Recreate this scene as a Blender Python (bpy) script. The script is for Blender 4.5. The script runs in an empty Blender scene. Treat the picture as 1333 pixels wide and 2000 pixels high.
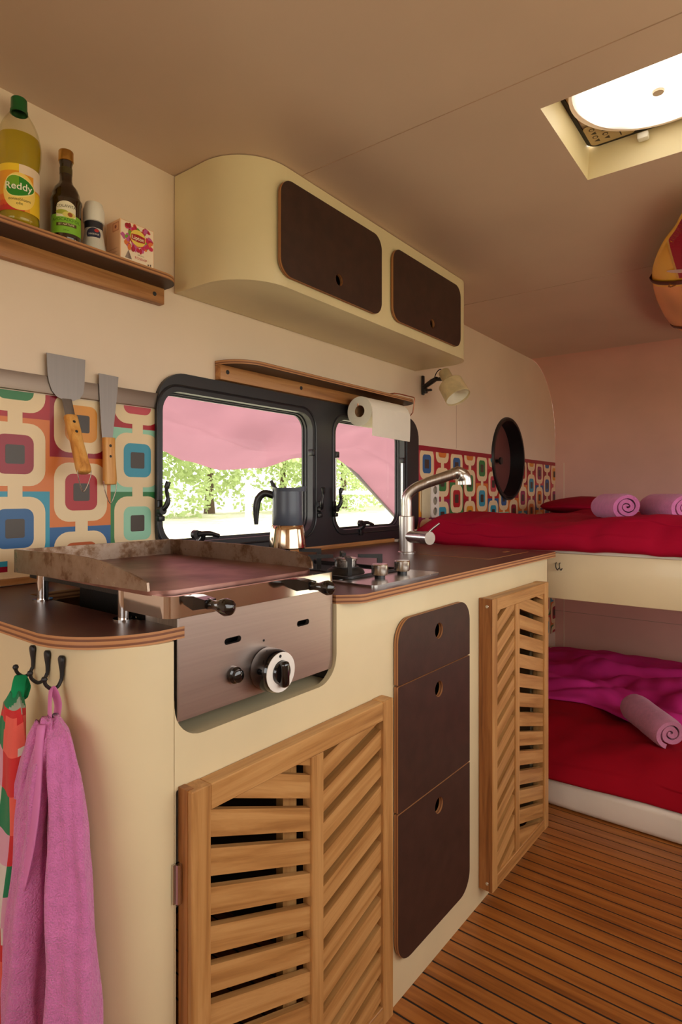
import bpy, bmesh, math, random
from mathutils import Vector, Matrix, noise
random.seed(7)
PI = math.pi
S = bpy.context.scene
COL = S.collection

# ------------------------------------------------------------------ camera, sky, exposure
F_PX = 1165.0
YAW = math.atan((1555.0 - 666.5) / F_PX)          # the side wall's direction relative to the lens axis
cam_d = bpy.data.cameras.new('camera')
cam_d.sensor_fit = 'HORIZONTAL'; cam_d.sensor_width = 36.0
cam_d.lens = F_PX / 1333.0 * 36.0
cam_d.shift_y = -35.0 / 1333.0
cam_d.clip_start = 0.02; cam_d.clip_end = 200
cam = bpy.data.objects.new('camera', cam_d); COL.objects.link(cam)
cam.location = (0.0, -1.30, 1.09)
cam.rotation_euler = (PI / 2, 0, YAW - PI / 2)
S.camera = cam

wd = bpy.data.worlds.new('sky'); S.world = wd; wd.use_nodes = True
_n = wd.node_tree.nodes; _n.clear()
_o = _n.new('ShaderNodeOutputWorld'); _b = _n.new('ShaderNodeBackground')
_b.inputs['Color'].default_value = (1.0, 0.975, 0.94, 1); _b.inputs['Strength'].default_value = 4.6
wd.node_tree.links.new(_b.outputs[0], _o.inputs[0])

sun_d = bpy.data.lights.new('sun', 'SUN'); sun_d.energy = 9.0; sun_d.angle = 0.02; sun_d.color = (1, .95, .86)
sun = bpy.data.objects.new('sun', sun_d); COL.objects.link(sun)
sun.rotation_euler = Vector((-0.30, -0.62, -1.0)).to_track_quat('-Z', 'Y').to_euler()

def portal(loc, direction, sx, sy):
    d = bpy.data.lights.new('daylight_portal', 'AREA'); d.shape = 'RECTANGLE'; d.size = sx; d.size_y = sy
    d.cycles.is_portal = True
    o = bpy.data.objects.new('daylight_portal', d); COL.objects.link(o)
    o.location = loc; o.rotation_euler = Vector(direction).to_track_quat('-Z', 'Z' if abs(direction[2]) < .5 else 'Y').to_euler()
portal((1.57, 0.10, 1.15), (0, -1, 0), 1.30, .48)
portal((0.95, -2.12, 1.24), (0, 1, 0), 2.0, .84)
portal((2.90, -2.12, 1.29), (0, 1, 0), 1.2, .46)
portal((2.90, -2.12, .47), (0, 1, 0), 1.2, .34)
portal((-1.42, -1.0, 1.24), (1, 0, 0), 1.5, .84)
portal((1.475, -1.06, 2.12), (0, 0, -1), .40, .40)

S.view_settings.view_transform = 'Standard'
try: S.view_settings.look = 'None'
except Exception: pass
S.view_settings.exposure = -0.26
S.view_settings.gamma = 1.0
S.view_settings.use_curve_mapping = False
S.cycles.max_bounces = 10; S.cycles.diffuse_bounces = 6; S.cycles.transparent_max_bounces = 12
S.cycles.caustics_reflective = False; S.cycles.caustics_refractive = False
S.cycles.sample_clamp_indirect = 6.0

# ------------------------------------------------------------------ materials
def lin(c):
    return tuple((v / 255 / 12.92) if v / 255 <= .04045 else ((v / 255 + .055) / 1.055) ** 2.4 for v in c) + (1,)
class NT:
    def __init__(s, name):
        s.m = bpy.data.materials.new(name); s.m.use_nodes = True
        s.t = s.m.node_tree; s.p = s.t.nodes['Principled BSDF']
    def n(s, typ, **k):
        x = s.t.nodes.new(typ)
        for a, v in k.items():
            if a.startswith('i_'): x.inputs[a[2:].replace('_', ' ')].default_value = v
            else: setattr(x, a, v)
        return x
    def l(s, a, b): s.t.links.new(a, b)
    def coords(s, scale=(1, 1, 1), rand=True):
        tc = s.n('ShaderNodeTexCoord'); mp = s.n('ShaderNodeMapping'); mp.inputs['Scale'].default_value = scale
        if rand:
            oi = s.n('ShaderNodeObjectInfo'); mul = s.n('ShaderNodeMath', operation='MULTIPLY'); mul.inputs[1].default_value = 7.3
            s.l(oi.outputs['Random'], mul.inputs[0])
            ad = s.n('ShaderNodeVectorMath', operation='ADD'); s.l(tc.outputs['Object'], ad.inputs[0]); s.l(mul.outputs[0], ad.inputs[1])
            s.l(ad.outputs[0], mp.inputs['Vector'])
        else: s.l(tc.outputs['Object'], mp.inputs['Vector'])
        return mp.outputs[0]
    def bump(s, h, strength, dist=.002):
        b = s.n('ShaderNodeBump'); b.inputs['Strength'].default_value = strength; b.inputs['Distance'].default_value = dist
        s.l(h, b.inputs['Height']); s.l(b.outputs[0], s.p.inputs['Normal'])
def ramp(nt, fac, stops):
    r = nt.n('ShaderNodeValToRGB'); e = r.color_ramp.elements
    while len(e) < len(stops): e.new(.5)
    for k, (pos, c) in enumerate(stops): e[k].position = pos; e[k].color = lin(c)
    nt.l(fac, r.inputs[0]); return r.outputs[0]
def plain(name, c, rough=.5, metal=0.0, var=.06, nscale=6, bump=0, bscale=200, coat=0, spec=.5):
    t = NT(name); p = t.p
    p.inputs['Roughness'].default_value = rough; p.inputs['Metallic'].default_value = metal
    p.inputs['Coat Weight'].default_value = coat; p.inputs['Specular IOR Level'].default_value = spec
    v = t.coords()
    nz = t.n('ShaderNodeTexNoise'); nz.inputs['Scale'].default_value = nscale; nz.inputs['Detail'].default_value = 5; t.l(v, nz.inputs['Vector'])
    a = tuple(max(0, x * (1 - var)) for x in c); b = tuple(min(255, x * (1 + var)) for x in c)
    t.l(ramp(t, nz.outputs[0], [(.3, a), (.7, b)]), p.inputs['Base Color'])
    if bump:
        n2 = t.n('ShaderNodeTexNoise'); n2.inputs['Scale'].default_value = bscale; n2.inputs['Detail'].default_value = 3; t.l(v, n2.inputs['Vector'])
        t.bump(n2.outputs[0], bump)
    return t.m
def wood(name, dark, mid, light, axis, rough=.42, stretch=14, scale=9.0):
    t = NT(name); sc = [stretch * 4, stretch * 4, stretch * 4]; sc['xyz'.index(axis)] = 3.0
    v = t.coords(tuple(sc))
    n1 = t.n('ShaderNodeTexNoise'); n1.inputs['Scale'].default_value = .9; n1.inputs['Detail'].default_value = 6; n1.inputs['Roughness'].default_value = .62; n1.inputs['Distortion'].default_value = .5
    t.l(v, n1.inputs['Vector'])
    t.l(ramp(t, n1.outputs[0], [(.30, dark), (.47, mid), (.62, light), (.8, mid)]), t.p.inputs['Base Color'])
    t.p.inputs['Roughness'].default_value = rough
    t.bump(n1.outputs[0], .25, .0008)
    return t.m
def ply(name, axis, period=.0072):
    t = NT(name); v = t.coords((1, 1, 1), rand=False)
    sx = t.n('ShaderNodeSeparateXYZ'); t.l(v, sx.inputs[0])
    m = t.n('ShaderNodeMath', operation='MULTIPLY'); m.inputs[1].default_value = 1 / period; t.l(sx.outputs['XYZ'.index(axis.upper())], m.inputs[0])
    fr = t.n('ShaderNodeMath', operation='FRACT'); t.l(m.outputs[0], fr.inputs[0])
    t.l(ramp(t, fr.outputs[0], [(0, (176, 122, 76)), (.5, (186, 132, 84)), (.58, (112, 66, 40)), (.92, (126, 76, 46)), (1, (176, 122, 76))]), t.p.inputs['Base Color'])
    t.p.inputs['Roughness'].default_value = .55
    return t.m
def attr_mat(name, rough=.35, bump=0, bscale=300, sheen=0):
    t = NT(name); a = t.n('ShaderNodeAttribute', attribute_name='Col'); t.l(a.outputs['Color'], t.p.inputs['Base Color'])
    t.p.inputs['Roughness'].default_value = rough; t.p.inputs['Sheen Weight'].default_value = sheen
    if bump:
        n2 = t.n('ShaderNodeTexNoise'); n2.inputs['Scale'].default_value = bscale; t.l(t.coords(), n2.inputs['Vector']); t.bump(n2.outputs[0], bump)
    return t.m
def cloth(name, c, terry=False, var=.04):
    t = NT(name); v = t.coords()
    nz = t.n('ShaderNodeTexNoise'); nz.inputs['Scale'].default_value = 60 if terry else 5; nz.inputs['Detail'].default_value = 4; t.l(v, nz.inputs['Vector'])
    a = tuple(x * (1 - var) for x in c); b = tuple(min(255, x * (1 + var)) for x in c)
    t.l(ramp(t, nz.outputs[0], [(.3, a), (.7, b)]), t.p.inputs['Base Color'])
    t.p.inputs['Roughness'].default_value = .85; t.p.inputs['Sheen Weight'].default_value = .35 if terry else 0
    t.p.inputs['Specular IOR Level'].default_value = .15
    n2 = t.n('ShaderNodeTexNoise'); n2.inputs['Scale'].default_value = 420 if terry else 900; n2.inputs['Detail'].default_value = 2; t.l(v, n2.inputs['Vector'])
    t.bump(n2.outputs[0], .9 if terry else .12, .004 if terry else .0006)
    return t.m
def metal(name, c, rough, aniso_axis=None, var=.05):
    t = NT(name); t.p.inputs['Metallic'].default_value = 1.0
    sc = [40, 40, 40]
    if aniso_axis: sc['xyz'.index(aniso_axis)] = 1.2; sc = [x * 6 for x in sc]; sc['xyz'.index(aniso_axis)] = 3
    v = t.coords(tuple(sc)); nz = t.n('ShaderNodeTexNoise'); nz.inputs['Scale'].default_value = 1.0; nz.inputs['Detail'].default_value = 4; t.l(v, nz.inputs['Vector'])
    a = tuple(x * (1 - var) for x in c); b = tuple(min(255, x * (1 + var)) for x in c)
    t.l(ramp(t, nz.outputs[0], [(.3, a), (.7, b)]), t.p.inputs['Base Color'])
    mr = t.n('ShaderNodeMapRange'); mr.inputs['To Min'].default_value = max(.02, rough - .025); mr.inputs['To Max'].default_value = rough + .03
    t.l(nz.outputs[0], mr.inputs[0]); t.l(mr.outputs[0], t.p.inputs['Roughness'])
    return t.m

M = {}
M['wall'] = plain('painted_wall', (230, 208, 184), .55, var=.02, nscale=3, bump=.06, bscale=60)
M['ceil'] = plain('painted_ceiling', (206, 180, 160), .5, var=.03, nscale=2, bump=.10, bscale=45)
M['front'] = plain('front_wall_pink_bounce', (224, 180, 162), .55, var=.03, nscale=3, bump=.08, bscale=60)  # pink bounce from bedding and awning put into the wall colour
M['seam'] = plain('panel_joint', (182, 152, 130), .7)
M['cream'] = plain('cream_lacquer', (220, 203, 162), .38, var=.025, nscale=4, bump=.04, bscale=40, coat=.15)
M['cream_shaded'] = plain('cabinet_inside_shade', (60, 48, 36), .8)  # darkened cream: the shade inside the cabinets put into the colour
M['black'] = plain('black_plastic', (24, 23, 24), .35)
M['frame'] = plain('window_frame_black', (34, 33, 36), .38)
M['iron'] = plain('cast_iron', (30, 27, 26), .5, bump=.2, bscale=300)
M['gloss_black'] = plain('black_bakelite', (14, 12, 12), .12, coat=.6)
M['film'] = plain('brown_film_faced_ply', (58, 36, 29), .42, var=.10, nscale=30, bump=.05, bscale=350, spec=.35)
M['film_top'] = plain('brown_film_worktop', (82, 50, 43), .34, var=.07, nscale=14, bump=.05, bscale=300)
M['ply_y'] = ply('ply_edge_y', 'y', .0062); M['ply_z'] = ply('ply_edge_z', 'z', .0078)
for ax in 'xyz':
    M['teak_' + ax] = wood('teak_slat_' + ax, (146, 98, 50), (178, 128, 72), (196, 148, 90), ax)
    M['oak_' + ax] = wood('oak_' + ax, (134, 84, 44), (170, 112, 62), (188, 132, 78), ax)
M['teak_dark'] = wood('teak_side', (96, 54, 22), (140, 84, 36), (164, 106, 54), 'z')  # darker teak: shade of the doors' left sides put into the colour
M['floor'] = wood('teak_deck', (122, 68, 26), (150, 88, 36), (168, 104, 46), 'y', rough=.32, stretch=16)
M['caulk'] = plain('black_caulk', (22, 16, 14), .7)
M['handlewood'] = wood('beech_handle', (170, 104, 42), (212, 148, 70), (228, 172, 96), 'z', rough=.4)
M['steel_x'] = metal('brushed_steel_x', (186, 168, 158), .36, 'x', var=.02)
M['steel_z'] = metal('brushed_steel_z', (200, 192, 184), .30, 'z')
M['steel'] = metal('satin_steel', (205, 200, 194), .26, var=.015)
M['chrome'] = metal('chrome', (215, 208, 204), .08, var=.01)
M['blade'] = metal('blade_steel', (138, 130, 126), .46, 'z', var=.02); M['rail'] = metal('rail_steel', (150, 134, 122), .5, 'x', var=.02)
M['copper'] = metal('copper_wire', (196, 130, 100), .3)
M['brass'] = metal('gold_cap', (206, 160, 84), .3)
M['white'] = plain('white_plastic', (232, 226, 216), .4, var=.02)
M['paper'] = plain('kitchen_paper', (236, 228, 214), .9, var=.02, bump=.4, bscale=350)
M['card'] = plain('cardboard_core', (150, 112, 76), .85)
M['red'] = cloth('crimson_cotton', (154, 3, 40))
M['magenta'] = cloth('magenta_cotton', (206, 48, 138))
M['deepred'] = cloth('deep_red_cotton', (150, 4, 26))
M['mattress'] = cloth('white_mattress_cover', (226, 216, 200), var=.03)
M['terry'] = cloth('pink_terry', (208, 116, 172), True)
M['terry2'] = cloth('rose_terry', (206, 128, 160), True)
M['tape'] = cloth('pink_tape', (208, 122, 172))
M['green'] = cloth('green_tape', (24, 140, 86))
M['moka'] = plain('slate_enamel', (72, 78, 92), .34, var=.03)
M['lampcream'] = plain('aged_lamp_enamel', (202, 180, 138), .42, var=.08, nscale=30)
M['lampin'] = plain('lamp_white_inside', (226, 218, 200), .4)
M['maroon'] = plain('maroon_lid', (112, 66, 62), .45)
M['leather'] = plain('leather_strap', (92, 46, 28), .5)

def rusty():
    t = NT('seasoned_steel'); v = t.coords((1, 1, 1))
    n1 = t.n('ShaderNodeTexNoise'); n1.inputs['Scale'].default_value = 14; n1.inputs['Detail'].default_value = 8; n1.inputs['Roughness'].default_value = .68; t.l(v, n1.inputs['Vector'])
    t.l(ramp(t, n1.outputs[0], [(.33, (70, 42, 26)), (.43, (126, 96, 72)), (.50, (154, 132, 114)), (.7, (170, 152, 136))]), t.p.inputs['Base Color'])
    t.p.inputs['Metallic'].default_value = .75
    t.l(ramp(t, n1.outputs[0], [(.3, (210, 210, 210)), (.7, (125, 125, 125))]), t.p.inputs['Roughness'])
    return t.m
M['rusty'] = rusty()
def hotplate():
    t = NT('griddle_plate_steel'); v = t.coords((1, 1, 1))
    n1 = t.n('ShaderNodeTexNoise'); n1.inputs['Scale'].default_value = 9; n1.inputs['Detail'].default_value = 7; t.l(v, n1.inputs['Vector'])
    t.l(ramp(t, n1.outputs[0], [(.35, (104, 62, 50)), (.55, (150, 108, 98)), (.75, (176, 138, 128))]), t.p.inputs['Base Color'])
    t.p.inputs['Metallic'].default_value = .85; t.p.inputs['Roughness'].default_value = .4
    t.bump(n1.outputs[0], .15, .001)
    return t.m
M['hotplate'] = hotplate()
def glassy(name, c, rough=.02, ior=1.45, trans=1.0, thin=False):
    t = NT(name); t.p.inputs['Base Color'].default_value = lin(c); t.p.inputs['Roughness'].default_value = rough
    t.p.inputs['IOR'].default_value = ior; t.p.inputs['Transmission Weight'].default_value = trans
    return t.m
def pane_mat(name='acrylic_pane', blend=.12, tint=(255, 255, 255), cap=1.0):
    t = NT(name); t.t.nodes.remove(t.p)
    tr = t.n('ShaderNodeBsdfTransparent'); tr.inputs[0].default_value = lin(tint); gl = t.n('ShaderNodeBsdfGlossy'); gl.inputs['Roughness'].default_value = .03
    fr = t.n('ShaderNodeLayerWeight'); fr.inputs['Blend'].default_value = blend; mx = t.n('ShaderNodeMixShader')
    mm = t.n('ShaderNodeMath', operation='MULTIPLY'); mm.inputs[1].default_value = cap; t.l(fr.outputs['Fresnel'], mm.inputs[0]); t.l(mm.outputs[0], mx.inputs[0]); t.l(tr.outputs[0], mx.inputs[1]); t.l(gl.outputs[0], mx.inputs[2])
    t.l(mx.outputs[0], t.t.nodes['Material Output'].inputs[0]); return t.m
M['pane'] = pane_mat(cap=.28)
def translucent(name, c, k=.6):
    t = NT(name); t.t.nodes.remove(t.p)
    d = t.n('ShaderNodeBsdfDiffuse'); tr = t.n('ShaderNodeBsdfTranslucent'); mx = t.n('ShaderNodeMixShader'); mx.inputs[0].default_value = k
    v = t.coords(); nz = t.n('ShaderNodeTexNoise'); nz.inputs['Scale'].default_value = 3; t.l(v, nz.inputs['Vector'])
    col = ramp(t, nz.outputs[0], [(.3, tuple(x * .93 for x in c)), (.7, c)])
    t.l(col, d.inputs[0]); t.l(col, tr.inputs[0]); t.l(d.outputs[0], mx.inputs[1]); t.l(tr.outputs[0], mx.inputs[2])
    t.l(mx.outputs[0], t.t.nodes['Material Output'].inputs[0]); return t.m
M['diffuser'] = translucent('skylight_diffuser', (248, 244, 232), .7)
M['awning'] = translucent('pink_awning_canvas', (130, 93, 102), .5)
M['oil'] = plain('sunflower_oil', (232, 202, 52), .06, var=.05, coat=.5); M['oil'].node_tree.nodes['Principled BSDF'].inputs['Transmission Weight'].default_value = .45
M['pet'] = pane_mat('clear_bottle_plastic', .10, (246, 243, 232), .3)
M['darkglass'] = plain('dark_oil_glass', (44, 26, 10), .08, coat=.6)
M['salt'] = plain('salt_in_glass', (206, 200, 190), .3, bump=.4, bscale=500, coat=.5)
M['print'] = attr_mat('printed_label', .4)
M['wallpaper'] = attr_mat('retro_wallpaper_print', .38)
M['check'] = attr_mat('checked_tea_towel', .9, .2, 900, .1)
M['surf'] = attr_mat('varnished_board', .18)

# ------------------------------------------------------------------ helpers
TH = math.radians(-1.55); PV = Vector((2.0, -.655))          # the kitchen block stands 1.55 degrees off the side wall
def l2w(p):
    c, s = math.cos(TH), math.sin(TH); dx, dy = p[0] - PV.x, p[1] - PV.y
    return Vector((PV.x + c * dx - s * dy, PV.y + s * dx + c * dy, p[2] if len(p) > 2 else 0))
def w2l(x, y):
    c, s = math.cos(TH), math.sin(TH); dx, dy = x - PV.x, y - PV.y
    return (PV.x + c * dx + s * dy, PV.y - s * dx + c * dy)
def tag(o, label=None, cat=None, group=None, kind=None):
    if label: o['label'] = label
    if cat: o['category'] = cat
    if group: o['group'] = group
    if kind: o['kind'] = kind
    return o
def thing(name, label, cat, base=(0, 0, 0), local=False, group=None, kind=None):
    o = bpy.data.objects.new(name, None); o.empty_display_size = .05; COL.objects.link(o)
    o.location = l2w(base) if local else base
    if local: o.rotation_euler = (0, 0, TH)
    o['_b'] = tuple(base)
    return tag(o, label, cat, group, kind)
def obj(name, me, mat, parent=None, local=False, loc=None, rot=None):
    """mesh coordinates are those of the room (or of the kitchen block when the parent thing is local)"""
    o = bpy.data.objects.new(name, me); COL.objects.link(o)
    if not isinstance(mat, (list, tuple)):
        for pl in me.polygons: pl.material_index = 0
    for m in (mat if isinstance(mat, (list, tuple)) else [mat]): me.materials.append(M[m] if isinstance(m, str) else m)
    if parent is not None:
        o.parent = parent
        if '_b' in parent: o.location = -Vector(parent['_b'])
    elif local:
        o.location = l2w((0, 0, 0)); o.rotation_euler = (0, 0, TH)
    if loc is not None: o.location = o.location + Vector(loc)
    if rot is not None: o.rotation_euler = rot
    return o
def mesh_of(bm, name='m', smooth=None, keep=False):
    bmesh.ops.recalc_face_normals(bm, faces=bm.faces)
    me = bpy.data.meshes.new(name); bm.to_mesh(me); bm.free()
    if smooth is not None: shade(me, smooth)
    return me
def shade(me, ang=35):
    me.polygons.foreach_set('use_smooth', [True] * len(me.polygons))
    if ang < 180: me.set_sharp_from_angle(angle=math.radians(ang))
    return me
def join(*ms):
    """several shapes that are one piece"""
    bm = bmesh.new()
    for m in ms: bm.from_mesh(m)
    me = bpy.data.meshes.new('m'); bm.to_mesh(me); bm.free(); return me
def box(x0, x1, y0, y1, z0, z1, bev=0, seg=2):
    bm = bmesh.new()
    vs = [bm.verts.new((x, y, z)) for x in (x0, x1) for y in (y0, y1) for z in (z0, z1)]
    for f in ((0, 1, 3, 2), (4, 6, 7, 5), (0, 4, 5, 1), (2, 3, 7, 6), (0, 2, 6, 4), (1, 5, 7, 3)): bm.faces.new([vs[i] for i in f])
    bmesh.ops.recalc_face_normals(bm, faces=bm.faces)
    if bev: bmesh.ops.bevel(bm, geom=bm.edges[:], offset=bev, segments=seg, affect='EDGES', profile=.5)
    return mesh_of(bm, smooth=35 if bev else None)
def arc(cx, cy, r, a0, a1, n=8):
    return [(cx + r * math.cos(math.radians(a0 + (a1 - a0) * i / n)), cy + r * math.sin(math.radians(a0 + (a1 - a0) * i / n))) for i in range(n + 1)]
def rrect(x0, x1, y0, y1, r, n=7):
    rs = r if isinstance(r, (list, tuple)) else [r] * 4           # corners: lower left, lower right, upper right, upper left
    out = []
    for (cx, cy, a), q in zip(((x0, y0, 180), (x1, y0, 270), (x1, y1, 0), (x0, y1, 90)), rs):
        if q <= 0: out.append((cx, cy)); continue
        ox = cx + q if cx == x0 else cx - q; oy = cy + q if cy == y0 else cy - q
        out += arc(ox, oy, q, a, a + 90, n)
    return out
def circle(cx, cy, r, n=28): return [(cx + r * math.cos(2 * PI * i / n), cy + r * math.sin(2 * PI * i / n)) for i in range(n)]
def plate(outer, holes, d0, d1, plane='xz', bev=0):
    """flat plate with holes; outline in the plane, d0..d1 along the remaining axis. slot 0 = faces, slot 1 = cut edges"""
    cu = bpy.data.curves.new('c', 'CURVE'); cu.dimensions = '2D'; cu.fill_mode = 'BOTH'
    cu.extrude = max(1e-5, abs(d1 - d0) / 2 - bev); cu.bevel_depth = bev; cu.bevel_resolution = 1; cu.offset = -bev
    for lp in [outer] + list(holes):
        sp = cu.splines.new('POLY'); sp.points.add(len(lp) - 1); sp.use_cyclic_u = True
        for p, q in zip(sp.points, lp): p.co = (q[0], q[1], 0, 1)
    ob = bpy.data.objects.new('c', cu); COL.objects.link(ob)
    dg = bpy.context.evaluated_depsgraph_get(); dg.update()
    me = bpy.data.meshes.new_from_object(ob.evaluated_get(dg))
    bpy.data.objects.remove(ob); bpy.data.curves.remove(cu)
    mid = (d0 + d1) / 2
    bm = bmesh.new(); bm.from_mesh(me); bpy.data.meshes.remove(me)
    bmesh.ops.remove_doubles(bm, verts=bm.verts, dist=1e-6)
    bmesh.ops.recalc_face_normals(bm, faces=bm.faces)
    for f in bm.faces: f.material_index = 0 if abs(f.normal.z) > .6 else 1
    for v in bm.verts:
        u, w, t = v.co
        v.co = {'xz': (u, mid + t, w), 'xy': (u, w, mid + t), 'yz': (mid + t, u, w)}[plane]
    me = mesh_of(bm)
    return shade(me, 30)
def ptube(pts, r, seg=10, cap=True, flat=None):
    """tube along points; r a number or a list"""
    pts = [Vector(p) for p in pts]; n = len(pts); bm = bmesh.new(); rings = []
    rr = r if isinstance(r, (list, tuple)) else [r] * n
    t0 = (pts[1] - pts[0]).normalized(); up = Vector((0, 0, 1)) if abs(t0.z) < .9 else Vector((1, 0, 0)); nrm = t0.cross(up).normalized()
    for i, p in enumerate(pts):
        t = ((pts[min(i + 1, n - 1)] - pts[max(i - 1, 0)])).normalized()
        nrm = (nrm - t * nrm.dot(t)).normalized(); b = t.cross(nrm)
        rings.append([bm.verts.new(p + nrm * rr[i] * math.cos(2 * PI * k / seg) + b * rr[i] * (flat or 1) * math.sin(2 * PI * k / seg)) for k in range(seg)])
    for a, b in zip(rings, rings[1:]):
        for k in range(seg): bm.faces.new((a[k], a[(k + 1) % seg], b[(k + 1) % seg], b[k]))
    if cap: bm.faces.new(rings[0][::-1]); bm.faces.new(rings[-1])
    return mesh_of(bm, smooth=50)
def smoothpath(pts, n=6):
    out = []; P = [Vector(p) for p in pts]
    for i in range(len(P) - 1):
        p0, p1, p2, p3 = P[max(i - 1, 0)], P[i], P[i + 1], P[min(i + 2, len(P) - 1)]
        for k in range(n):
            t = k / n; out.append(.5 * ((2 * p1) + (p2 - p0) * t + (2 * p0 - 5 * p1 + 4 * p2 - p3) * t * t + (3 * p1 - p0 - 3 * p2 + p3) * t ** 3))
    out.append(P[-1]); return out
def lathe(prof, origin=(0, 0, 0), axis=(0, 0, 1), seg=32, ang=35, a0=0, a1=360):
    """profile of (radius, height) turned about an axis"""
    q = Vector(axis).normalized().to_track_quat('Z', 'Y').to_matrix().to_4x4(); mt = Matrix.Translation(origin) @ q
    bm = bmesh.new(); rings = []; full = a1 - a0 >= 360
    for r, h in prof:
        if r <= 1e-6: rings.append([bm.verts.new(mt @ Vector((0, 0, h)))]); continue
        rings.append([bm.verts.new(mt @ Vector((r * math.cos(math.radians(a0 + (a1 - a0) * k / seg)), r * math.sin(math.radians(a0 + (a1 - a0) * k / seg)), h))) for k in range(seg if full else seg + 1)])
    for a, b in zip(rings, rings[1:]):
        m = max(len(a), len(b)); rng = range(m) if full else range(m - 1)
        for k in rng:
            j = (k + 1) % m
            if len(a) == 1 and len(b) == 1: continue
            if len(a) == 1: bm.faces.new((a[0], b[k], b[j]))
            elif len(b) == 1: bm.faces.new((a[k], a[j], b[0]))
            else: bm.faces.new((a[k], a[j], b[j], b[k]))
    return mesh_of(bm, smooth=ang)
def sheet(line, z0, z1, thick):
    """upright sheet following a plan polyline, thickness to the left of its direction"""
    P = [Vector((p[0], p[1])) for p in line]; off = []
    for i, p in enumerate(P):
        d = (P[min(i + 1, len(P) - 1)] - P[max(i - 1, 0)]).normalized(); off.append(p + Vector((-d.y, d.x)) * thick)
    bm = bmesh.new(); R = []
    for p, q in zip(P, off): R.append([bm.verts.new((p.x, p.y, z0)), bm.verts.new((p.x, p.y, z1)), bm.verts.new((q.x, q.y, z1)), bm.verts.new((q.x, q.y, z0))])
    for a, b in zip(R, R[1:]):
        for k in range(4): bm.faces.new((a[k], a[(k + 1) % 4], b[(k + 1) % 4], b[k]))
    bm.faces.new(R[0]); bm.faces.new(R[-1][::-1])
    return mesh_of(bm, smooth=40)
def loft(rings, cap=True, closed=True, ang=180):
    bm = bmesh.new(); R = [[bm.verts.new(p) for p in r] for r in rings]; n = len(R[0])
    for a, b in zip(R, R[1:]):
        for k in range(n if closed else n - 1): bm.faces.new((a[k], a[(k + 1) % n], b[(k + 1) % n], b[k]))
    if cap and closed: bm.faces.new(R[0][::-1]); bm.faces.new(R[-1])
    return mesh_of(bm, smooth=ang)
def text_mesh(s, size, align='CENTER', ext=0, shear=0, bold=0):
    cu = bpy.data.curves.new('t', 'FONT'); cu.body = s; cu.size = size; cu.align_x = align; cu.align_y = 'CENTER'; cu.extrude = ext; cu.shear = shear; cu.offset = bold; cu.resolution_u = 3
    ob = bpy.data.objects.new('t', cu); COL.objects.link(ob); dg = bpy.context.evaluated_depsgraph_get(); dg.update()
    me = bpy.data.meshes.new_from_object(ob.evaluated_get(dg)); bpy.data.objects.remove(ob); bpy.data.curves.remove(cu); return me
def remap(me, fn):
    for v in me.vertices: v.co = fn(v.co)
    me.update(); return me
class Print:
    """flat printed shapes, each with its own ink colour, one thin sheet over the other"""
    def __init__(s): s.v = []; s.f = []; s.c = []
    def poly(s, pts, c, k): 
        b = len(s.v); s.v += [(p[0], p[1], k) for p in pts]; s.f.append(list(range(b, b + len(pts)))); s.c.append(lin(c))
    def add_mesh(s, me, c, k, dx=0, dy=0):
        b = len(s.v); s.v += [(v.co.x + dx, v.co.y + dy, k) for v in me.vertices]
        for p in me.polygons: s.f.append([b + i for i in p.vertices]); s.c.append(lin(c))
        bpy.data.meshes.remove(me)
    def build(s, fn, slices=0):
        if slices:
            V, F_, C_ = s.v, s.f, s.c; s.v, s.f, s.c = [], [], []
            for f, c in zip(F_, C_):
                ps = [V[i] for i in f]; k = ps[0][2]; xs = [p[0] for p in ps]
                if max(xs) - min(xs) <= slices or len(f) == 3: parts = [[p[:2] for p in ps]]
                else: parts = [clip([p[:2] for p in ps], i * slices, (i + 1) * slices, -1, 1) for i in range(math.floor(min(xs) / slices), math.ceil(max(xs) / slices))]
                for q in parts:
                    if len(q) > 2: b = len(s.v); s.v += [(a[0], a[1], k) for a in q]; s.f.append(list(range(b, b + len(q)))); s.c.append(c)
        me = bpy.data.meshes.new('print'); me.from_pydata([fn(v) for v in s.v], [], s.f)
        ca = me.color_attributes.new('Col', 'FLOAT_COLOR', 'CORNER'); i = 0
        for p, c in zip(me.polygons, s.c):
            for k in p.loop_indices: ca.data[k].color = c
        me.update(); return me
def paint_faces(me, fn):
    ca = me.color_attributes.new('Col', 'FLOAT_COLOR', 'CORNER')
    for p in me.polygons:
        c = lin(fn(p.center, p.index))
        for k in p.loop_indices: ca.data[k].color = c
    return me
def clip(poly, x0, x1, y0, y1):
    def cut(ps, ins, inter):
        o = []
        for i in range(len(ps)):
            a, b = ps[i - 1], ps[i]
            if ins(b):
                if not ins(a): o.append(inter(a, b))
                o.append(b)
            elif ins(a): o.append(inter(a, b))
        return o
    def ix(v): return lambda a, b: (v, a[1] + (b[1] - a[1]) * (v - a[0]) / (b[0] - a[0]))
    def iy(v): return lambda a, b: (a[0] + (b[0] - a[0]) * (v - a[1]) / (b[1] - a[1]), v)
    for ins, it in ((lambda p: p[0] >= x0, ix(x0)), (lambda p: p[0] <= x1, ix(x1)), (lambda p: p[1] >= y0, iy(y0)), (lambda p: p[1] <= y1, iy(y1))):
        if poly: poly = cut(poly, ins, it)
    return poly
def halfclip(poly, a, b, c):
    """keep a*x+b*y<=c"""
    o = []
    for i in range(len(poly)):
        p, q = poly[i - 1], poly[i]; fp = a * p[0] + b * p[1] - c; fq = a * q[0] + b * q[1] - c
        if (fp <= 0) != (fq <= 0):
            t = fp / (fp - fq); o.append((p[0] + (q[0] - p[0]) * t, p[1] + (q[1] - p[1]) * t))
        if fq <= 0: o.append(q)
    return o
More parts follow.
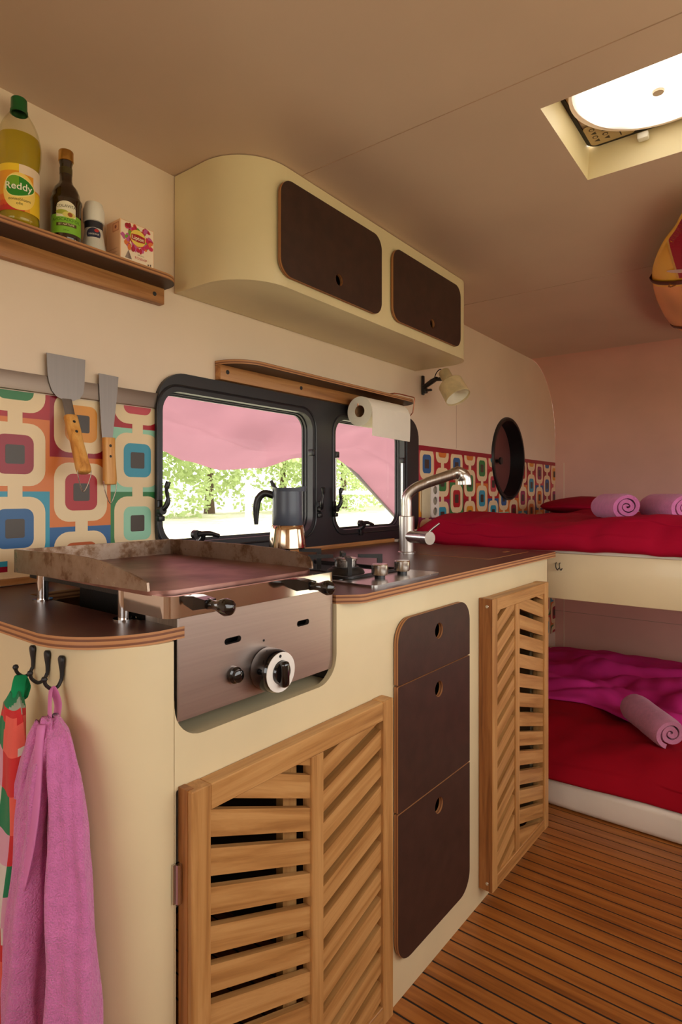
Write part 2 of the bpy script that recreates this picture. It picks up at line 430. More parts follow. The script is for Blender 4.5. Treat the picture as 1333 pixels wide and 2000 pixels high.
def structure(name, me, mat, label, parent=None):
    o = obj(name, me, mat, parent); o['kind'] = 'structure'; o['label'] = label; return o

# ------------------------------------------------------------------ the room
ZC = 1.925; XF = 4.105; XB = -1.35; YR = -2.05; RC = .46
side = [(XB, 0), (XF, 0)] + arc(XF - RC, ZC - RC, RC, 0, 90, 14) + [(XB, ZC)]
PC = (3.271, 1.290); PR = .222                                   # porthole niche
structure('wall_left', plate(side, [rrect(.928, 2.226, .922, 1.400, .07), circle(*PC, PR, 48)], 0, .035), 'wall', 'pale painted side wall with black window and round niche')
structure('wall_right', plate(side, [rrect(-.05, 1.95, .82, 1.66, .06), rrect(2.30, 3.50, 1.06, 1.52, .06), rrect(2.30, 3.50, .30, .64, .06)], YR - .035, YR), 'wall', 'pale side wall opposite the kitchen, out of view')
structure('wall_back', plate([(YR, 0), (0, 0), (0, ZC), (YR, ZC)], [rrect(-1.75, -.25, .82, 1.66, .06)], XB - .035, XB, 'yz'), 'wall', 'pale end wall behind the viewer')
SX0, SX1, SY0, SY1 = 1.290, 1.660, -1.262, -.860
structure('ceiling', plate([(XB, YR), (XF - RC, YR), (XF - RC, 0), (XB, 0)], [[(SX0, SY0), (SX1, SY0), (SX1, SY1), (SX0, SY1)]], ZC, ZC + .03, 'xy'), 'ceil', 'low beige painted ceiling with a square skylight')
prof = [(XF, 0)] + arc(XF - RC, ZC - RC, RC, 0, 90, 20)
bm = bmesh.new(); rr_ = []
for (x, z), (x2, z2) in zip(prof, [(XF + .03, 0)] + arc(XF - RC, ZC - RC, RC + .03, 0, 90, 20)):
    rr_.append([bm.verts.new((x, YR, z)), bm.verts.new((x, 0, z)), bm.verts.new((x2, 0, z2)), bm.verts.new((x2, YR, z2))])
for a, b in zip(rr_, rr_[1:]):
    for k in range(4): bm.faces.new((a[k], a[(k + 1) % 4], b[(k + 1) % 4], b[k]))
structure('wall_front', mesh_of(bm, smooth=40), 'front', 'far wall tinted with bounced pink, curving into the ceiling above the bunks')
n_trim = 1
def trim(me, label, mat='seam'):
    global n_trim
    structure('trim_%d' % n_trim, me, mat, label); n_trim += 1
trim(box(1.180, 1.1816, YR, 0, ZC - .0012, ZC + .001), 'fine ceiling joint beside the skylight')
trim(box(2.425, 2.4268, YR, 0, ZC - .0012, ZC + .001), 'fine ceiling joint crossing above the bunks')
trim(box(XF - .0015, XF + .001, -.062, -.056, 0, 1.30), 'pale upright joint strip on the far wall', 'wall')
trim(box(XF - .0015, XF + .001, YR, 0, .30, .303), 'fine level joint low on the far wall')
trim(box(2.62, 2.622, -.001, .001, 1.31, 1.62), 'faint upright joint on the side wall beside the lamp')

# floor: deck planks across the van, black caulk in the joints
fl = structure('floor', box(XB - .03, XF + .03, YR - .03, .03, -.04, -.0013), 'caulk', 'teak deck floor with black caulked joints')
PITCH = .0428
pm = box(-PITCH / 2 + .0026, PITCH / 2 - .0026, YR, -.02, -.004, 0, .0004, 1)
pm.materials.append(M['floor'])
x = XB + .02
while x < 2.12:
    o = bpy.data.objects.new('plank', pm); COL.objects.link(o); o.parent = fl; o.location = (x + PITCH / 2, 0, 0); x += PITCH

# ------------------------------------------------------------------ retro wallpaper
CW, CH = .1460, .1556
PAL = dict(red=(172, 22, 34), crim=(150, 14, 40), orange=(214, 116, 42), amber=(222, 146, 40), teal=(46, 148, 174), blue=(34, 92, 146), mint=(150, 206, 176), green=(44, 120, 62), rust=(190, 88, 28), pink=(196, 66, 76), dark=(64, 52, 42), cream=(232, 206, 162), sky=(110, 176, 190), plum=(150, 40, 84), grey=(88, 100, 118))
FIX = {(0, 2): ('red', 'green'), (0, 1): ('orange', 'crim'), (0, 0): ('teal', 'blue'), (0, -1): ('crim', 'teal'),
       (1, 2): ('crim', 'amber'), (1, 1): ('orange', 'red'), (1, 0): ('blue', 'rust'),
       (2, 2): ('red', 'pink'), (2, 1): ('mint', 'teal'), (2, 0): ('green', 'mint'), (-1, 1): ('red', 'teal'), (-1, 0): ('orange', 'green')}
def wallpaper(name, x0, x1, z0, z1, label, hole=None, border=None, seed=3):
    rnd = random.Random(seed); pr = Print(); XO = .651 - CW
    def put(poly, c, k):
        poly = clip(poly, x0, x1, z0, z1)
        if len(poly) < 3: return
        if hole:
            hx, hz, hr = hole
            xs = [p[0] for p in poly]; zs = [p[1] for p in poly]
            if min(xs) < hx + hr and max(xs) > hx - hr and min(zs) < hz + hr and max(zs) > hz - hr:
                g = .009; i0 = int(min(xs) / g); i1 = int(max(xs) / g) + 1; j0 = int(min(zs) / g); j1 = int(max(zs) / g) + 1
                for i in range(i0, i1):
                    for j in range(j0, j1):
                        cx, cz = (i + .5) * g, (j + .5) * g
                        if (cx - hx) ** 2 + (cz - hz) ** 2 < hr * hr: continue
                        q = clip(poly, i * g, (i + 1) * g, j * g, (j + 1) * g)
                        if len(q) > 2: pr.poly(q, c, k)
                return
        pr.poly(poly, c, k)
    c0 = math.floor((x0 - XO) / CW); c1 = math.ceil((x1 - XO) / CW)
    keys = ['red', 'orange', 'teal', 'blue', 'mint', 'green', 'crim', 'amber', 'pink', 'plum']
    for ci in range(c0, c1 + 1):
        ox = XO + ci * CW; off = .940 if ci % 2 == 0 else .861
        if seed != 3: off += .05
        prev = None
        for cj in range(math.floor((z0 - off) / CH), math.ceil((z1 - off) / CH) + 1):
            oz = off + cj * CH
            if seed == 3 and (ci, cj) in FIX: bg, inn = FIX[(ci, cj)]
            else:
                bg = rnd.choice(keys)
                if border and oz + CH > z1 - .12: bg = rnd.choice(['red', 'crim', 'pink'])
                inn = rnd.choice([k for k in keys if k != bg and k != prev])
            prev = bg; cx, cz = ox + CW / 2, oz + CH / 2
            put([(ox, oz), (ox + CW, oz), (ox + CW, oz + CH), (ox, oz + CH)], PAL[bg], .0)
            put(rrect(cx - .0635, cx + .0635, cz - .0665, cz + .0665, .034, 6), PAL['cream'], .00025)
            put(rrect(cx - .0385, cx + .0385, cz - .0415, cz + .0415, .018, 5), PAL[inn], .0005)
            put(rrect(cx - .0195, cx + .0195, cz - .020, cz + .020, .004, 3), PAL['dark'], .00075)
            put([(cx - .015, oz - .0125), (cx + .015, oz - .0125), (cx + .015, oz + .0125), (cx - .015, oz + .0125)], PAL['cream'], .0006)
    if border: put([(x0, z1 - .022), (x1, z1 - .022), (x1, z1), (x0, z1)], PAL['crim'], .001)
    o = obj(name, pr.build(lambda v: (v[0], -.0012 - v[2], v[1])), 'wallpaper'); tag(o, label, 'wallpaper')
wallpaper('wallpaper_panel', .20, .926, .915, 1.306, 'large retro patterned wallpaper panel under the steel rail')
wallpaper('wallpaper_panel', 2.236, XF - .003, .16, 1.303, 'retro patterned wallpaper panel around the round black niche', (PC[0], PC[1], PR + .006), True, 11)
trimw = box(.20, .93, -.012, 0, .902, .915); trim(trimw, 'slim wooden strip under the patterned wallpaper', 'oak_x')

# ------------------------------------------------------------------ kitchen window
w1 = thing('window_1', 'black double caravan window with two rounded panes above the worktop', None, (1.575, 0, .905), kind='structure')
WZ0, WZ1 = .908, 1.408
P1 = (.935, 1.530, .962, 1.358); P2 = (1.655, 2.118, .962, 1.356)
obj('frame', plate(rrect(.920, 2.236, WZ0, WZ1, .085, 9), [rrect(*P1, .055, 8), rrect(*P2, .055, 8)], -.014, .012), 'frame', w1)
obj('frame', plate(rrect(.930, 2.224, .925, 1.398, .07, 9), [rrect(P1[0] + .003, P1[1] - .003, P1[2] + .003, P1[3] - .003, .053, 8), rrect(P2[0] + .003, P2[1] - .003, P2[2] + .003, P2[3] - .003, .053, 8)], .012, .022), 'frame', w1)
for (a, b, c, d) in (P1, P2):
    obj('bead', ptube([(p[0], -.0145, p[1]) for p in rrect(a - .016, b + .016, c - .016, d + .016, .066, 9)] + [(a - .016, -.0145, c + .05)], .0035, 6), 'frame', w1)
    ps = plate(rrect(a + .001, b - .001, c + .001, d - .001, .05, 8), [rrect(a + .007, b - .007, c + .007, d - .007, .047, 8)], .0225, .029); obj('sash', ps, 'frame', w1)
    obj('pane', plate(rrect(a + .004, b - .004, c + .004, d - .004, .05, 8), [], .030, .034), 'pane', w1)
def latch(x, z, vertical, flip=1):
    t = thing('window_latch', 'x', 'latch', (x, -.014, z)); bz = []
    if vertical:
        m = join(box(x - .008, x + .008, -.022, -.013, z - .026, z + .02, .003), ptube(smoothpath([(x, -.022, z - .004), (x + .004 * flip, -.034, z), (x + .010 * flip, -.040, z + .018), (x + .004 * flip, -.042, z + .046), (x + .008 * flip, -.044, z + .066)], 4), [.007] * 9 + [.005] * 4 + [.007] * 4, 8))
        m2 = lathe([(0, 0), (.011, 0), (.011, .014), (0, .014)], (x, -.020, z - .006), (0, -1, 0), 14)
        m3 = box(x - .009, x + .009, -.030, -.013, z - .034, z - .020, .003)
    else:
        m = join(box(x - .010, x + .010, -.022, -.013, z - .02, z + .012, .003), ptube(smoothpath([(x - .028, -.036, z + .026), (x - .01, -.036, z + .027), (x + .02, -.036, z + .026), (x + .048, -.038, z + .018)], 4), [.009] * 4 + [.007] * 5 + [.006] * 4, 8))
        m2 = ptube([(x - .004, -.02, z + .004), (x - .004, -.034, z + .014), (x - .004, -.036, z + .026)], .007, 8)
        m3 = lathe([(0, 0), (.012, 0), (.012, .012), (0, .012)], (x - .030, -.030, z + .026), (0, -1, 0), 14)
    obj('lever', m, 'black', t); obj('pivot', m2, 'black', t); obj('catch', m3, 'black', t)
    return t
LX1, LX2 = 1.052, 1.805
for args, lab in (((.922, 1.055, True), 'upright black latch at the left edge of the larger pane'), ((1.556, 1.045, True, -1), 'upright black latch right of the larger pane, behind the coffee pot'),
                  ((1.642, 1.045, True), 'upright black latch at the left edge of the smaller pane'), ((2.128, 1.045, True, -1), 'upright black latch at the right edge of the smaller pane, behind the tap'),
                  ((LX1, .957, False), 'low black lever latch under the larger pane'), ((LX2, .957, False), 'low black lever latch under the smaller pane')):
    t = latch(*args); t['label'] = lab; t['group'] = 'window latches'
for x, lab in ((1.536, 'slim metal window stay beside the larger pane'), (1.665, 'slim metal window stay at the left of the smaller pane'), (2.116, 'slim metal window stay at the right of the smaller pane')):
    t = thing('window_stay', lab, 'window stay', (x, -.004, 1.06), group='window stays')
    obj('rod', ptube([(x, -.004, 1.07), (x, -.004, 1.225)], .005, 8), 'steel', t)
    obj('clamp', box(x - .011, x + .011, -.016, .004, 1.218, 1.240, .003), 'black', t)

# ------------------------------------------------------------------ round niche
t = thing('round_niche', 'round black wall niche with a maroon lid and small knob', 'niche', (PC[0], 0, PC[1] - PR))
obj('rim', lathe([(PR - .006, .0), (PR - .006, .012), (PR + .010, .012), (PR + .014, .004), (PR + .014, 0)], (PC[0], 0, PC[1]), (0, -1, 0), 56), 'black', t)
obj('tube', lathe([(PR - .003, -.012), (PR - .003, .078), (PR + .002, .078), (PR + .002, -.012), (PR - .003, -.012)], (PC[0], 0, PC[1]), (0, 1, 0), 56), 'black', t)
lid = obj('lid', lathe([(0, 0), (PR - .004, 0), (PR - .004, .012), (0, .012)], (PC[0], .072, PC[1]), (0, 1, 0), 56), 'maroon', t)
kn = obj('knob', lathe([(0, .034), (.020, .034), (.022, .026), (.010, .018), (.010, 0)], (PC[0], .072, PC[1] - .01), (0, -1, 0), 16), 'black', lid)

# ------------------------------------------------------------------ skylight
sk = thing('window_2', 'square ceiling skylight with cream surround and round white diffuser', None, (1.475, -1.06, ZC), kind='structure')
cx, cy = (SX0 + SX1) / 2, (SY0 + SY1) / 2; hw, hd = (SX1 - SX0) / 2, (SY1 - SY0) / 2
for nm, pts in (('surround', [(-1, -1), (1, -1)]), ('surround', [(1, -1), (1, 1)]), ('surround', [(1, 1), (-1, 1)]), ('surround', [(-1, 1), (-1, -1)])):
    (a, b), (c, d) = pts; bm = bmesh.new()
    lo = [(cx + hw * a, cy + hd * b, ZC + .0005), (cx + hw * c, cy + hd * d, ZC + .0005)]; hi = [(cx + (hw - .006) * a, cy + (hd - .006) * b, ZC + .085), (cx + (hw - .006) * c, cy + (hd - .006) * d, ZC + .085)]
    ou = [(cx + (hw + .012) * c, cy + (hd + .012) * d, ZC + .085), (cx + (hw + .012) * a, cy + (hd + .012) * b, ZC + .085)]; ol = [(cx + (hw + .012) * c, cy + (hd + .012) * d, ZC + .0005), (cx + (hw + .012) * a, cy + (hd + .012) * b, ZC + .0005)]
    v = [[bm.verts.new(p) for p in q] for q in (lo, hi[::-1], ou, ol)]
    A, B, C_, D = (v[0][0], v[0][1]), (v[1][0], v[1][1]), (v[2][0], v[2][1]), (v[3][0], v[3][1])
    bm.faces.new((A[0], A[1], B[0], B[1])); bm.faces.new((B[1], B[0], C_[0], C_[1])); bm.faces.new((C_[1], C_[0], D[0], D[1])); bm.faces.new((D[1], D[0], A[1], A[0]))
    bm.faces.new((A[0], B[1], C_[1], D[1])); bm.faces.new((A[1], D[0], C_[0], B[0]))
    obj(nm, mesh_of(bm), 'cream', sk)
DC = (1.452, -1.062)
obj('lid_board', plate(rrect(cx - hw + .005, cx + hw - .005, cy - hd + .005, cy + hd - .005, .03), [circle(*DC, .160, 40)], ZC + .083, ZC + .093, 'xy'), 'wall', sk)
obj('gasket', plate(rrect(cx - hw + .005, cx + hw - .005, cy - hd + .005, cy + hd - .005, .03), [rrect(cx - hw + .014, cx + hw - .014, cy - hd + .014, cy + hd - .014, .026)], ZC + .078, ZC + .083, 'xy'), 'iron', sk)
dif = obj('diffuser', lathe([(0, -.020), (.05, -.019), (.12, -.014), (.165, -.002), (.178, .012)], (DC[0], DC[1], ZC + .062), (0, 0, 1), 56), 'diffuser', sk)
obj('rim', lathe([(.176, .010), (.183, .006), (.183, .022), (.176, .022), (.176, .010)], (DC[0], DC[1], ZC + .060), (0, 0, 1), 56), 'wall', sk)
obj('screw_boss', lathe([(0, -.006), (.011, -.006), (.013, 0), (.013, .01)], (DC[0], DC[1], ZC + .044), (0, 0, 1), 16), 'wall', sk)
obj('clip', box(1.632, 1.652, -1.01, -.985, ZC + .05, ZC + .066, .003), 'white', sk)
pr = Print(); sx, sy = 1.600, -.905
pr.poly(rrect(sx - .05, sx + .045, sy - .075, sy + .030, .012), (190, 164, 120), 0)
for i, (dx, dy) in enumerate(((-.03, .012), (-.012, .012), (.006, .012), (.024, .012), (-.03, -.012), (-.012, -.012), (.006, -.012), (.024, -.012))):
    if i % 2: pr.poly([(sx + dx - .007, sy + dy - .006), (sx + dx + .007, sy + dy - .006), (sx + dx, sy + dy + .007)], (60, 46, 34), .0004)
    else: pr.poly(circle(sx + dx, sy + dy, .007, 12), (60, 46, 34), .0004); pr.poly(circle(sx + dx, sy + dy, .0045, 12), (190, 164, 120), .0008)
pr.poly([(sx - .04, sy - .045), (sx + .035, sy - .045), (sx + .035, sy - .042), (sx - .04, sy - .042)], (60, 46, 34), .0004)
obj('symbol_sticker', pr.build(lambda v: (v[0], v[1], ZC + .0772 - v[2])), 'print', sk)

# ------------------------------------------------------------------ overhead cabinet
oc = thing('overhead_cabinet', 'cream overhead cabinet with rounded ends and two brown doors', 'cabinet', (1.59, 0, 1.617))
OZ = 1.617; OF = -.268
obj('end_panel', sheet([(.98, -.003), (.98, OF + .145)] + arc(.98 + .145, OF + .145, .145, 180, 270, 12)[1:], OZ, ZC - .002, .012), 'cream', oc)
obj('end_panel', sheet([(2.125, OF)] + arc(2.125, OF + .10, .10, 270, 360, 12)[1:] + [(2.225, -.003)], OZ, ZC - .002, .012), 'cream', oc)
D1 = (1.090, 1.545, 1.640, 1.884); D2 = (1.612, 2.092, 1.648, 1.880)
obj('front_panel', plate([(1.125, OZ), (2.125, OZ), (2.125, ZC - .002), (1.125, ZC - .002)], [rrect(D1[0] + .05, D1[1] - .02, D1[2] + .02, D1[3] - .02, .03), rrect(D2[0] + .02, D2[1] - .03, D2[2] + .02, D2[3] - .02, .03)], OF, OF + .012), 'cream', oc)
obj('bottom_panel', plate([(.9925, -.003), (.9925, OF + .145)] + arc(1.125, OF + .145, .1325, 180, 270, 12) + arc(2.125, OF + .10, .0875, 270, 360, 12) + [(2.2125, -.003)], [], OZ + .0003, OZ + .01, 'xy'), 'cream', oc)
for (a, b, c, d), hx in ((D1, 1.329), (D2, 1.869)):
    dr = obj('door', plate(rrect(a, b, c, d, .042, 9), [circle(hx, 1.691, .0165)], OF - .013, OF - .003), ['film', 'ply_y'], oc)
    obj('hinge_strip', box(a + .012, a + .022, OF - .003, OF + .0, c + .10, d - .06), 'black', dr)

# ------------------------------------------------------------------ shelves
t = thing('wall_shelf', 'dark plywood wall shelf on an oak batten holding bottles and tea', 'shelf', (.55, 0, 1.572))
obj('board', plate(rrect(.10, .940, -.088, -.001, [.001, .05, .012, .001], 8), [], 1.612, 1.626, 'xy'), ['film', 'ply_z'], t)
b_ = obj('batten', box(.10, .934, -.022, -.001, 1.572, 1.612, .001), 'oak_x', t)
obj('screw', lathe([(0, .001), (.005, .001), (.0055, 0)], (.905, -.022, 1.592), (0, -1, 0), 12), 'iron', b_)
t = thing('wall_shelf', 'narrow plywood shelf with oak batten directly above the window', 'shelf', (1.6, 0, 1.413))
obj('board', plate(rrect(1.118, 2.110, -.100, -.001, [.09, .09, .002, .002], 12), [], 1.452, 1.464, 'xy'), ['film', 'ply_z'], t)
b_ = obj('batten', box(1.119, 2.095, -.024, -.001, 1.411, 1.452, .001), 'oak_x', t)
for x in (1.145, 1.46, 1.80): obj('screw', lathe([(0, .001), (.006, .001), (.0065, 0)], (x, -.024, 1.434), (0, -1, 0), 12), 'iron', b_)

# ------------------------------------------------------------------ kitchen block (coordinates of the block)
FY = -.645                                                        # front face
kb = thing('kitchen_counter', 'long cream kitchen counter body with rounded near end and griddle cutout', 'counter', (1.2, -.33, 0), True)
def back(x): return w2l(x, -.004)[1]
EX = .418
obj('end_panel', sheet([(EX, back(EX)), (EX, FY + .105)] + arc(EX + .105, FY + .105, .105, 180, 270, 14)[1:], 0, .883, .012), 'cream', kb)
LD = (.531, 1.030, .030, .676); RD = (1.480, 1.888, .046, .814); DR = (1.074, 1.403)
cut = [(.5235, 0), (1.985, 0), (1.985, .883), (.884, .883), (.884, .790)] + arc(.834, .790, .050, 360, 270, 8) + arc(.574, .790, .050, 270, 180, 8) + [(.5240, .80)]
obj('front_panel', plate(cut, [rrect(.5262, LD[1] - .02, .05, .672, .004), rrect(DR[0] + .012, DR[1] - .012, .11, .805, .03), rrect(RD[0] + .02, RD[1] - .02, .06, .80, .004)], FY, FY + .012), 'cream', kb)
obj('end_panel', box(1.973, 1.985, FY + .012, -.02, 0, .883), 'cream', kb)
obj('partition', box(1.045, 1.057, FY + .012, -.06, 0, .883), 'cream_shaded', kb)
obj('partition', box(1.415, 1.427, FY + .012, -.06, 0, .883), 'cream_shaded', kb)
obj('griddle_ledge', box(.530, .880, FY + .012, -.20, .728, .740), 'cream', kb)
obj('well_side', box(.880, .886, FY + .012, -.20, .741, .883), 'cream_shaded', kb)
obj('well_side', box(.5245, .5300, FY + .012, -.20, .741, .883), 'cream_shaded', kb)

# worktop
wt = thing('worktop', 'dark brown plywood worktop with layered edge along the kitchen wall', 'worktop', (1.2, -.33, .883), True)
NX0, NX1 = .545, .886; WX = .527
ol = [(.392, back(.392)), (.392, -.664 + .135 + .01)] + arc(.392 + .130, -.640 + .130, .130, 180, 262, 12)[1:] + [(NX0, -.6395), (NX0, -.57), (WX, -.555), (WX, -.185), (NX1, -.185), (NX1, -.642)] + arc(NX1 + .05, -.678 + .036, .036, 240, 270, 4) + [(1.985, -.672)] + arc(1.985, -.650, .022, 270, 360, 6) + [(2.007, back(2.007))]
obj('board', plate(ol, [], .883, .900, 'xy'), ['film_top', 'ply_z'], wt)
obj('back_strip', box(1.30, 2.0, -.03, -.012, .9, .914, .001), 'oak_x', wt, rot=None)
# sink lid: let into the worktop, a light line round it
t = thing('sink_lid', 'sink cover let into the worktop, outlined by a light line', 'sink lid', (1.78, -.47, .9), True)
qd = [(1.640, -.600), (1.935, -.600), (1.935, -.365), (1.640, -.365)]
obj('panel', plate(rrect(1.640, 1.935, -.600, -.365, .012), [], .9002, .9010, 'xy'), 'film_top', t)
obj('groove', plate(rrect(1.636, 1.939, -.604, -.361, .014), [rrect(1.640, 1.935, -.600, -.365, .012)], .9002, .9008, 'xy'), 'oak_y', t)
obj('finger_slot', plate(rrect(1.86, 1.90, -.555, -.541, .006), [], .9010, .9014, 'xy'), 'oak_y', t)

# drawers
for (z0, z1, rad, hz), lab in (((.684, .822, [.002, .002, .050, .050], .771), 'top brown plywood drawer with rounded upper corners and round finger hole'), ((.413, .681, .002, .635), 'middle square-cornered brown plywood drawer with round finger hole'), ((.088, .410, [.050, .050, .002, .002], .363), 'tallest brown plywood drawer, lowest of the stack of three')):
    t = thing('drawer', lab, 'drawer', (1.238, -.645, z0), True, group='drawers')
    fr = obj('front', plate(rrect(DR[0], DR[1], z0, z1, rad, 8), [circle(1.247, hz, .0185)], FY - .0125, FY - .002), ['film', 'ply_y'], t)
    obj('box', join(box(DR[0] + .02, DR[0] + .03, FY + .012, -.2, z0 + .03, z1 - .07), box(DR[1] - .03, DR[1] - .02, FY + .012, -.2, z0 + .03, z1 - .07), box(DR[0] + .03, DR[1] - .03, FY + .012, -.2, z0 + .03, z0 + .036)), 'cream_shaded', t)

# louvred doors
def louvre(D, stile, midx, rail, label, left_down, slopes, thick):
    a, b, c, d = D; y0, y1 = FY - thick, FY - .001
    t = thing('louvred_door', label, 'door', ((a + b) / 2, FY, c), True, group='louvred cabinet doors')
    obj('stile', box(a, a + stile, y0, y1, c, d, .0015, 1), ['teak_z'], t); obj('stile', box(b - stile, b, y0, y1, c, d, .0015, 1), ['teak_z'], t)
    obj('rail', box(a + stile, b - stile, y0 + .001, y1, d - rail, d - .001, .0015, 1), ['teak_x'], t); obj('rail', box(a + stile, b - stile, y0 + .001, y1, c, c + rail, .0015, 1), ['teak_x'], t)
    obj('middle_stile', box(midx[0], midx[1], y0 + .002, y1 - .004, c + rail, d - rail, .0015, 1), ['teak_z'], t)
    obj('side_shade_strip', box(a - .0012, a + .010, y0 + (.009 if left_down else .0015), y1, c + .001, d + .0006), 'teak_dark', t)  # added dark strip, paints the shade on the door's left side
    obj('back_batten', box(midx[0] - .045, midx[0] - .012, y1 - .001, y1 + .015, c + rail, d - rail), 'teak_z', t)
    pz = .0562
    for (p0, p1, sl) in ((a + stile, midx[0], slopes[0]), (midx[1], b - stile, slopes[1])):
        sg = 1 if sl > 0 else -1; ang = abs(math.atan(sl)); w = (pz - (.0165 if sg < 0 else .0195)) * math.cos(ang); L = (p1 - p0) / math.cos(ang) + .12; pc = (p0 + p1) / 2
        k = -3
        while True:
            zc_ = c + rail + k * pz
            if zc_ > d + .1: break
            k += 1
            th = sg * ang; ct, st = math.cos(th), math.sin(th)
            rect = [(-L / 2, -w / 2), (L / 2, -w / 2), (L / 2, w / 2), (-L / 2, w / 2)]
            def inn(poly):
                # bounds of the panel, turned into the slat's own axes
                for nx, nz, lim in ((1, 0, p1 + .003 - pc), (-1, 0, -(p0 - .003 - pc)), (0, 1, d - rail + .003 - zc_), (0, -1, -(c + rail - .003 - zc_))):
                    poly = halfclip(poly, nx * ct + nz * st, -nx * st + nz * ct, lim)
                    if len(poly) < 3: return None
                return poly
            q = inn(rect)
            if not q: continue
            ar = abs(sum(q[i - 1][0] * q[i][1] - q[i][0] * q[i - 1][1] for i in range(len(q)))) / 2
            if ar < .0004: continue
            bm = bmesh.new()
            fa = [bm.verts.new((p[0], -.0095, p[1])) for p in q]; fb = [bm.verts.new((p[0], .003 if sg < 0 else .0115, p[1])) for p in q]
            bm.faces.new(fa); bm.faces.new(fb[::-1])
            for i in range(len(q)): bm.faces.new((fa[i - 1], fa[i], fb[i], fb[i - 1]))
            bmesh.ops.remove_doubles(bm, verts=bm.verts, dist=1e-5)
            o = obj('slat', mesh_of(bm), 'teak_x', t); o.location = Vector((pc, y0 + .0160, zc_)) - Vector(t['_b']); o.rotation_euler = (0, -th, 0)
    for z in (() if left_down else (c + .02, d - .02)): obj('screw', lathe([(0, .0008), (.004, .0008), (.0045, 0)], (a - .0012, FY - .024, z), (-1, 0, 0), 12), 'steel', t)
    for z in ((d - .13, c + .12) if left_down else ()):
        obj('hinge', join(lathe([(0, 0), (.005, 0), (.005, .055), (0, .055)], (a - .004, FY - .006, z - .03), (0, 0, 1), 10), box(a - .012, a + .001, FY - .004, FY - .0005, z - .03, z + .025)), 'steel', t)
    return t
louvre(LD, .034, (.784, .815), .038, 'wide louvred teak cabinet door below the griddle', True, (-.40, .31), .030)
t = louvre(RD, .030, (1.636, 1.664), .034, 'narrow tall louvred teak cabinet door beside the bunks', False, (.47, -.30), .040)

# ------------------------------------------------------------------ griddle
g = thing('gas_griddle', 'steel gas griddle with seasoned splash guard let into the worktop', 'griddle', (.69, -.41, .9), True)
obj('front_panel', plate(rrect(.5360, .8800, .764, .912, .004), [rrect(.620, .654, .857, .867, .005), rrect(.783, .815, .857, .867, .005)], -.638, -.630), 'steel_x', g)
obj('panel_return', box(.5330, .5365, -.6385, -.56, .764, .912), 'steel_z', g)
obj('burner_box', box(.610, .862, -.610, -.215, .80, .925), 'iron', g)
obj('chrome_front', plate([(.506, -.545), (.506, -.637)] + arc(.526, -.637, .020, 180, 270, 8) + arc(.850, -.637, .020, 270, 360, 8) + [(.870, -.545), (.862, -.545), (.862, -.636)] + arc(.850, -.636, .012, 360, 270, 6) + arc(.526, -.636, .012, 270, 180, 6) + [(.514, -.545)], [], .917, .9475, 'xy'), 'chrome', g)
obj('drip_lip', plate(rrect(.514, .862, -.648, -.20, .02), [], .936, .945, 'xy'), 'iron', g)
obj('hotplate', plate(rrect(.503, .838, -.638, -.19, [.035, .035, .002, .002], 8), [], .946, .9535, 'xy'), 'hotplate', g)
gl = [(-.188, .945), (-.188, .987), (-.38, .991), (-.45, .990), (-.50, .986), (-.55, .979), (-.59, .971), (-.615, .965), (-.617, .953)]
obj('guard_side', plate(gl[::-1], [], .499, .503, 'yz'), 'rusty', g)
gr = [(-.188, .945), (-.188, .987), (-.42, .988), (-.53, .985), (-.58, .981), (-.615, .974), (-.622, .966), (-.624, .953)]
obj('guard_side', plate(gr[::-1], [], .838, .842, 'yz'), 'rusty', g)
obj('guard_back', box(.499, .842, -.190, -.186, .945, .987), 'rusty', g)
for x, y in ((.5165, -.262), (.5165, -.530), (.832, -.262), (.832, -.530)):
    obj('leg', lathe([(0, 0), (.0098, 0), (.0098, .046), (0, .046)], (x, y, .900), (0, 0, 1), 18), 'chrome', g)
    obj('foot_plate', lathe([(0, 0), (.017, 0), (.017, .002), (0, .002)], (x, y, .9001), (0, 0, 1), 18), 'chrome', g)
obj('bracket', plate([(.56, .902), (.60, .902), (.60, .930), (.56, .930)], [[(.583, .906), (.597, .906), (.597, .924), (.583, .924)]], -.50, -.49), 'steel', g)
kc = (.706, .803)
kb_ = obj('knob', lathe([(0, -.002), (.032, -.002), (.035, .004), (.035, .030), (.032, .036), (0, .036)], (kc[0], -.638, kc[1]), (0, -1, 0), 36), 'gloss_black', g)
obj('dial_ring', lathe([(.019, .0362), (.032, .0362), (.032, .0372), (.019, .0372), (.019, .0362)], (kc[0], -.638, kc[1]), (0, -1, 0), 36), 'white', kb_)
obj('grip', join(box(kc[0] - .008, kc[0] + .008, -.690, -.673, kc[1] - .023, kc[1] + .019, .006, 3), lathe([(0, 0), (.019, 0), (.017, .006), (0, .006)], (kc[0], -.674, kc[1]), (0, -1, 0), 24)), 'gloss_black', kb_)
obj('mark', lathe([(0, 0), (.0026, 0), (.0026, .0008), (0, .0008)], (kc[0] - .002, -.675, kc[1] + .026), (0, -1, 0), 10), 'black', kb_)
obj('mark', lathe([(0, 0), (.002, 0), (.002, .0008), (0, .0008)], (kc[0] - .003, -.638, kc[1] + .046), (0, -1, 0), 10), 'black', g)
ig = obj('igniter', lathe([(0, 0), (.0130, 0), (.0130, .006), (.010, .008), (.010, .014), (.007, .016), (0, .016)], (.638, -.638, .808), (0, -1, 0), 24), 'gloss_black', g)
for x in (.556, .772):
    obj('handle_bracket', plate([(-.655, .924), (-.655, .945), (-.684, .942), (-.684, .930)], [], x - .010, x + .010, 'yz'), 'gloss_black', g)
    obj('handle', lathe([(.008, .0), (.0065, .008), (.0065, .018), (.0100, .028), (.0125, .038), (.0105, .046), (.005, .050), (0, .051)], (x, -.680, .935), (0, -1, 0), 20), 'gloss_black', g)

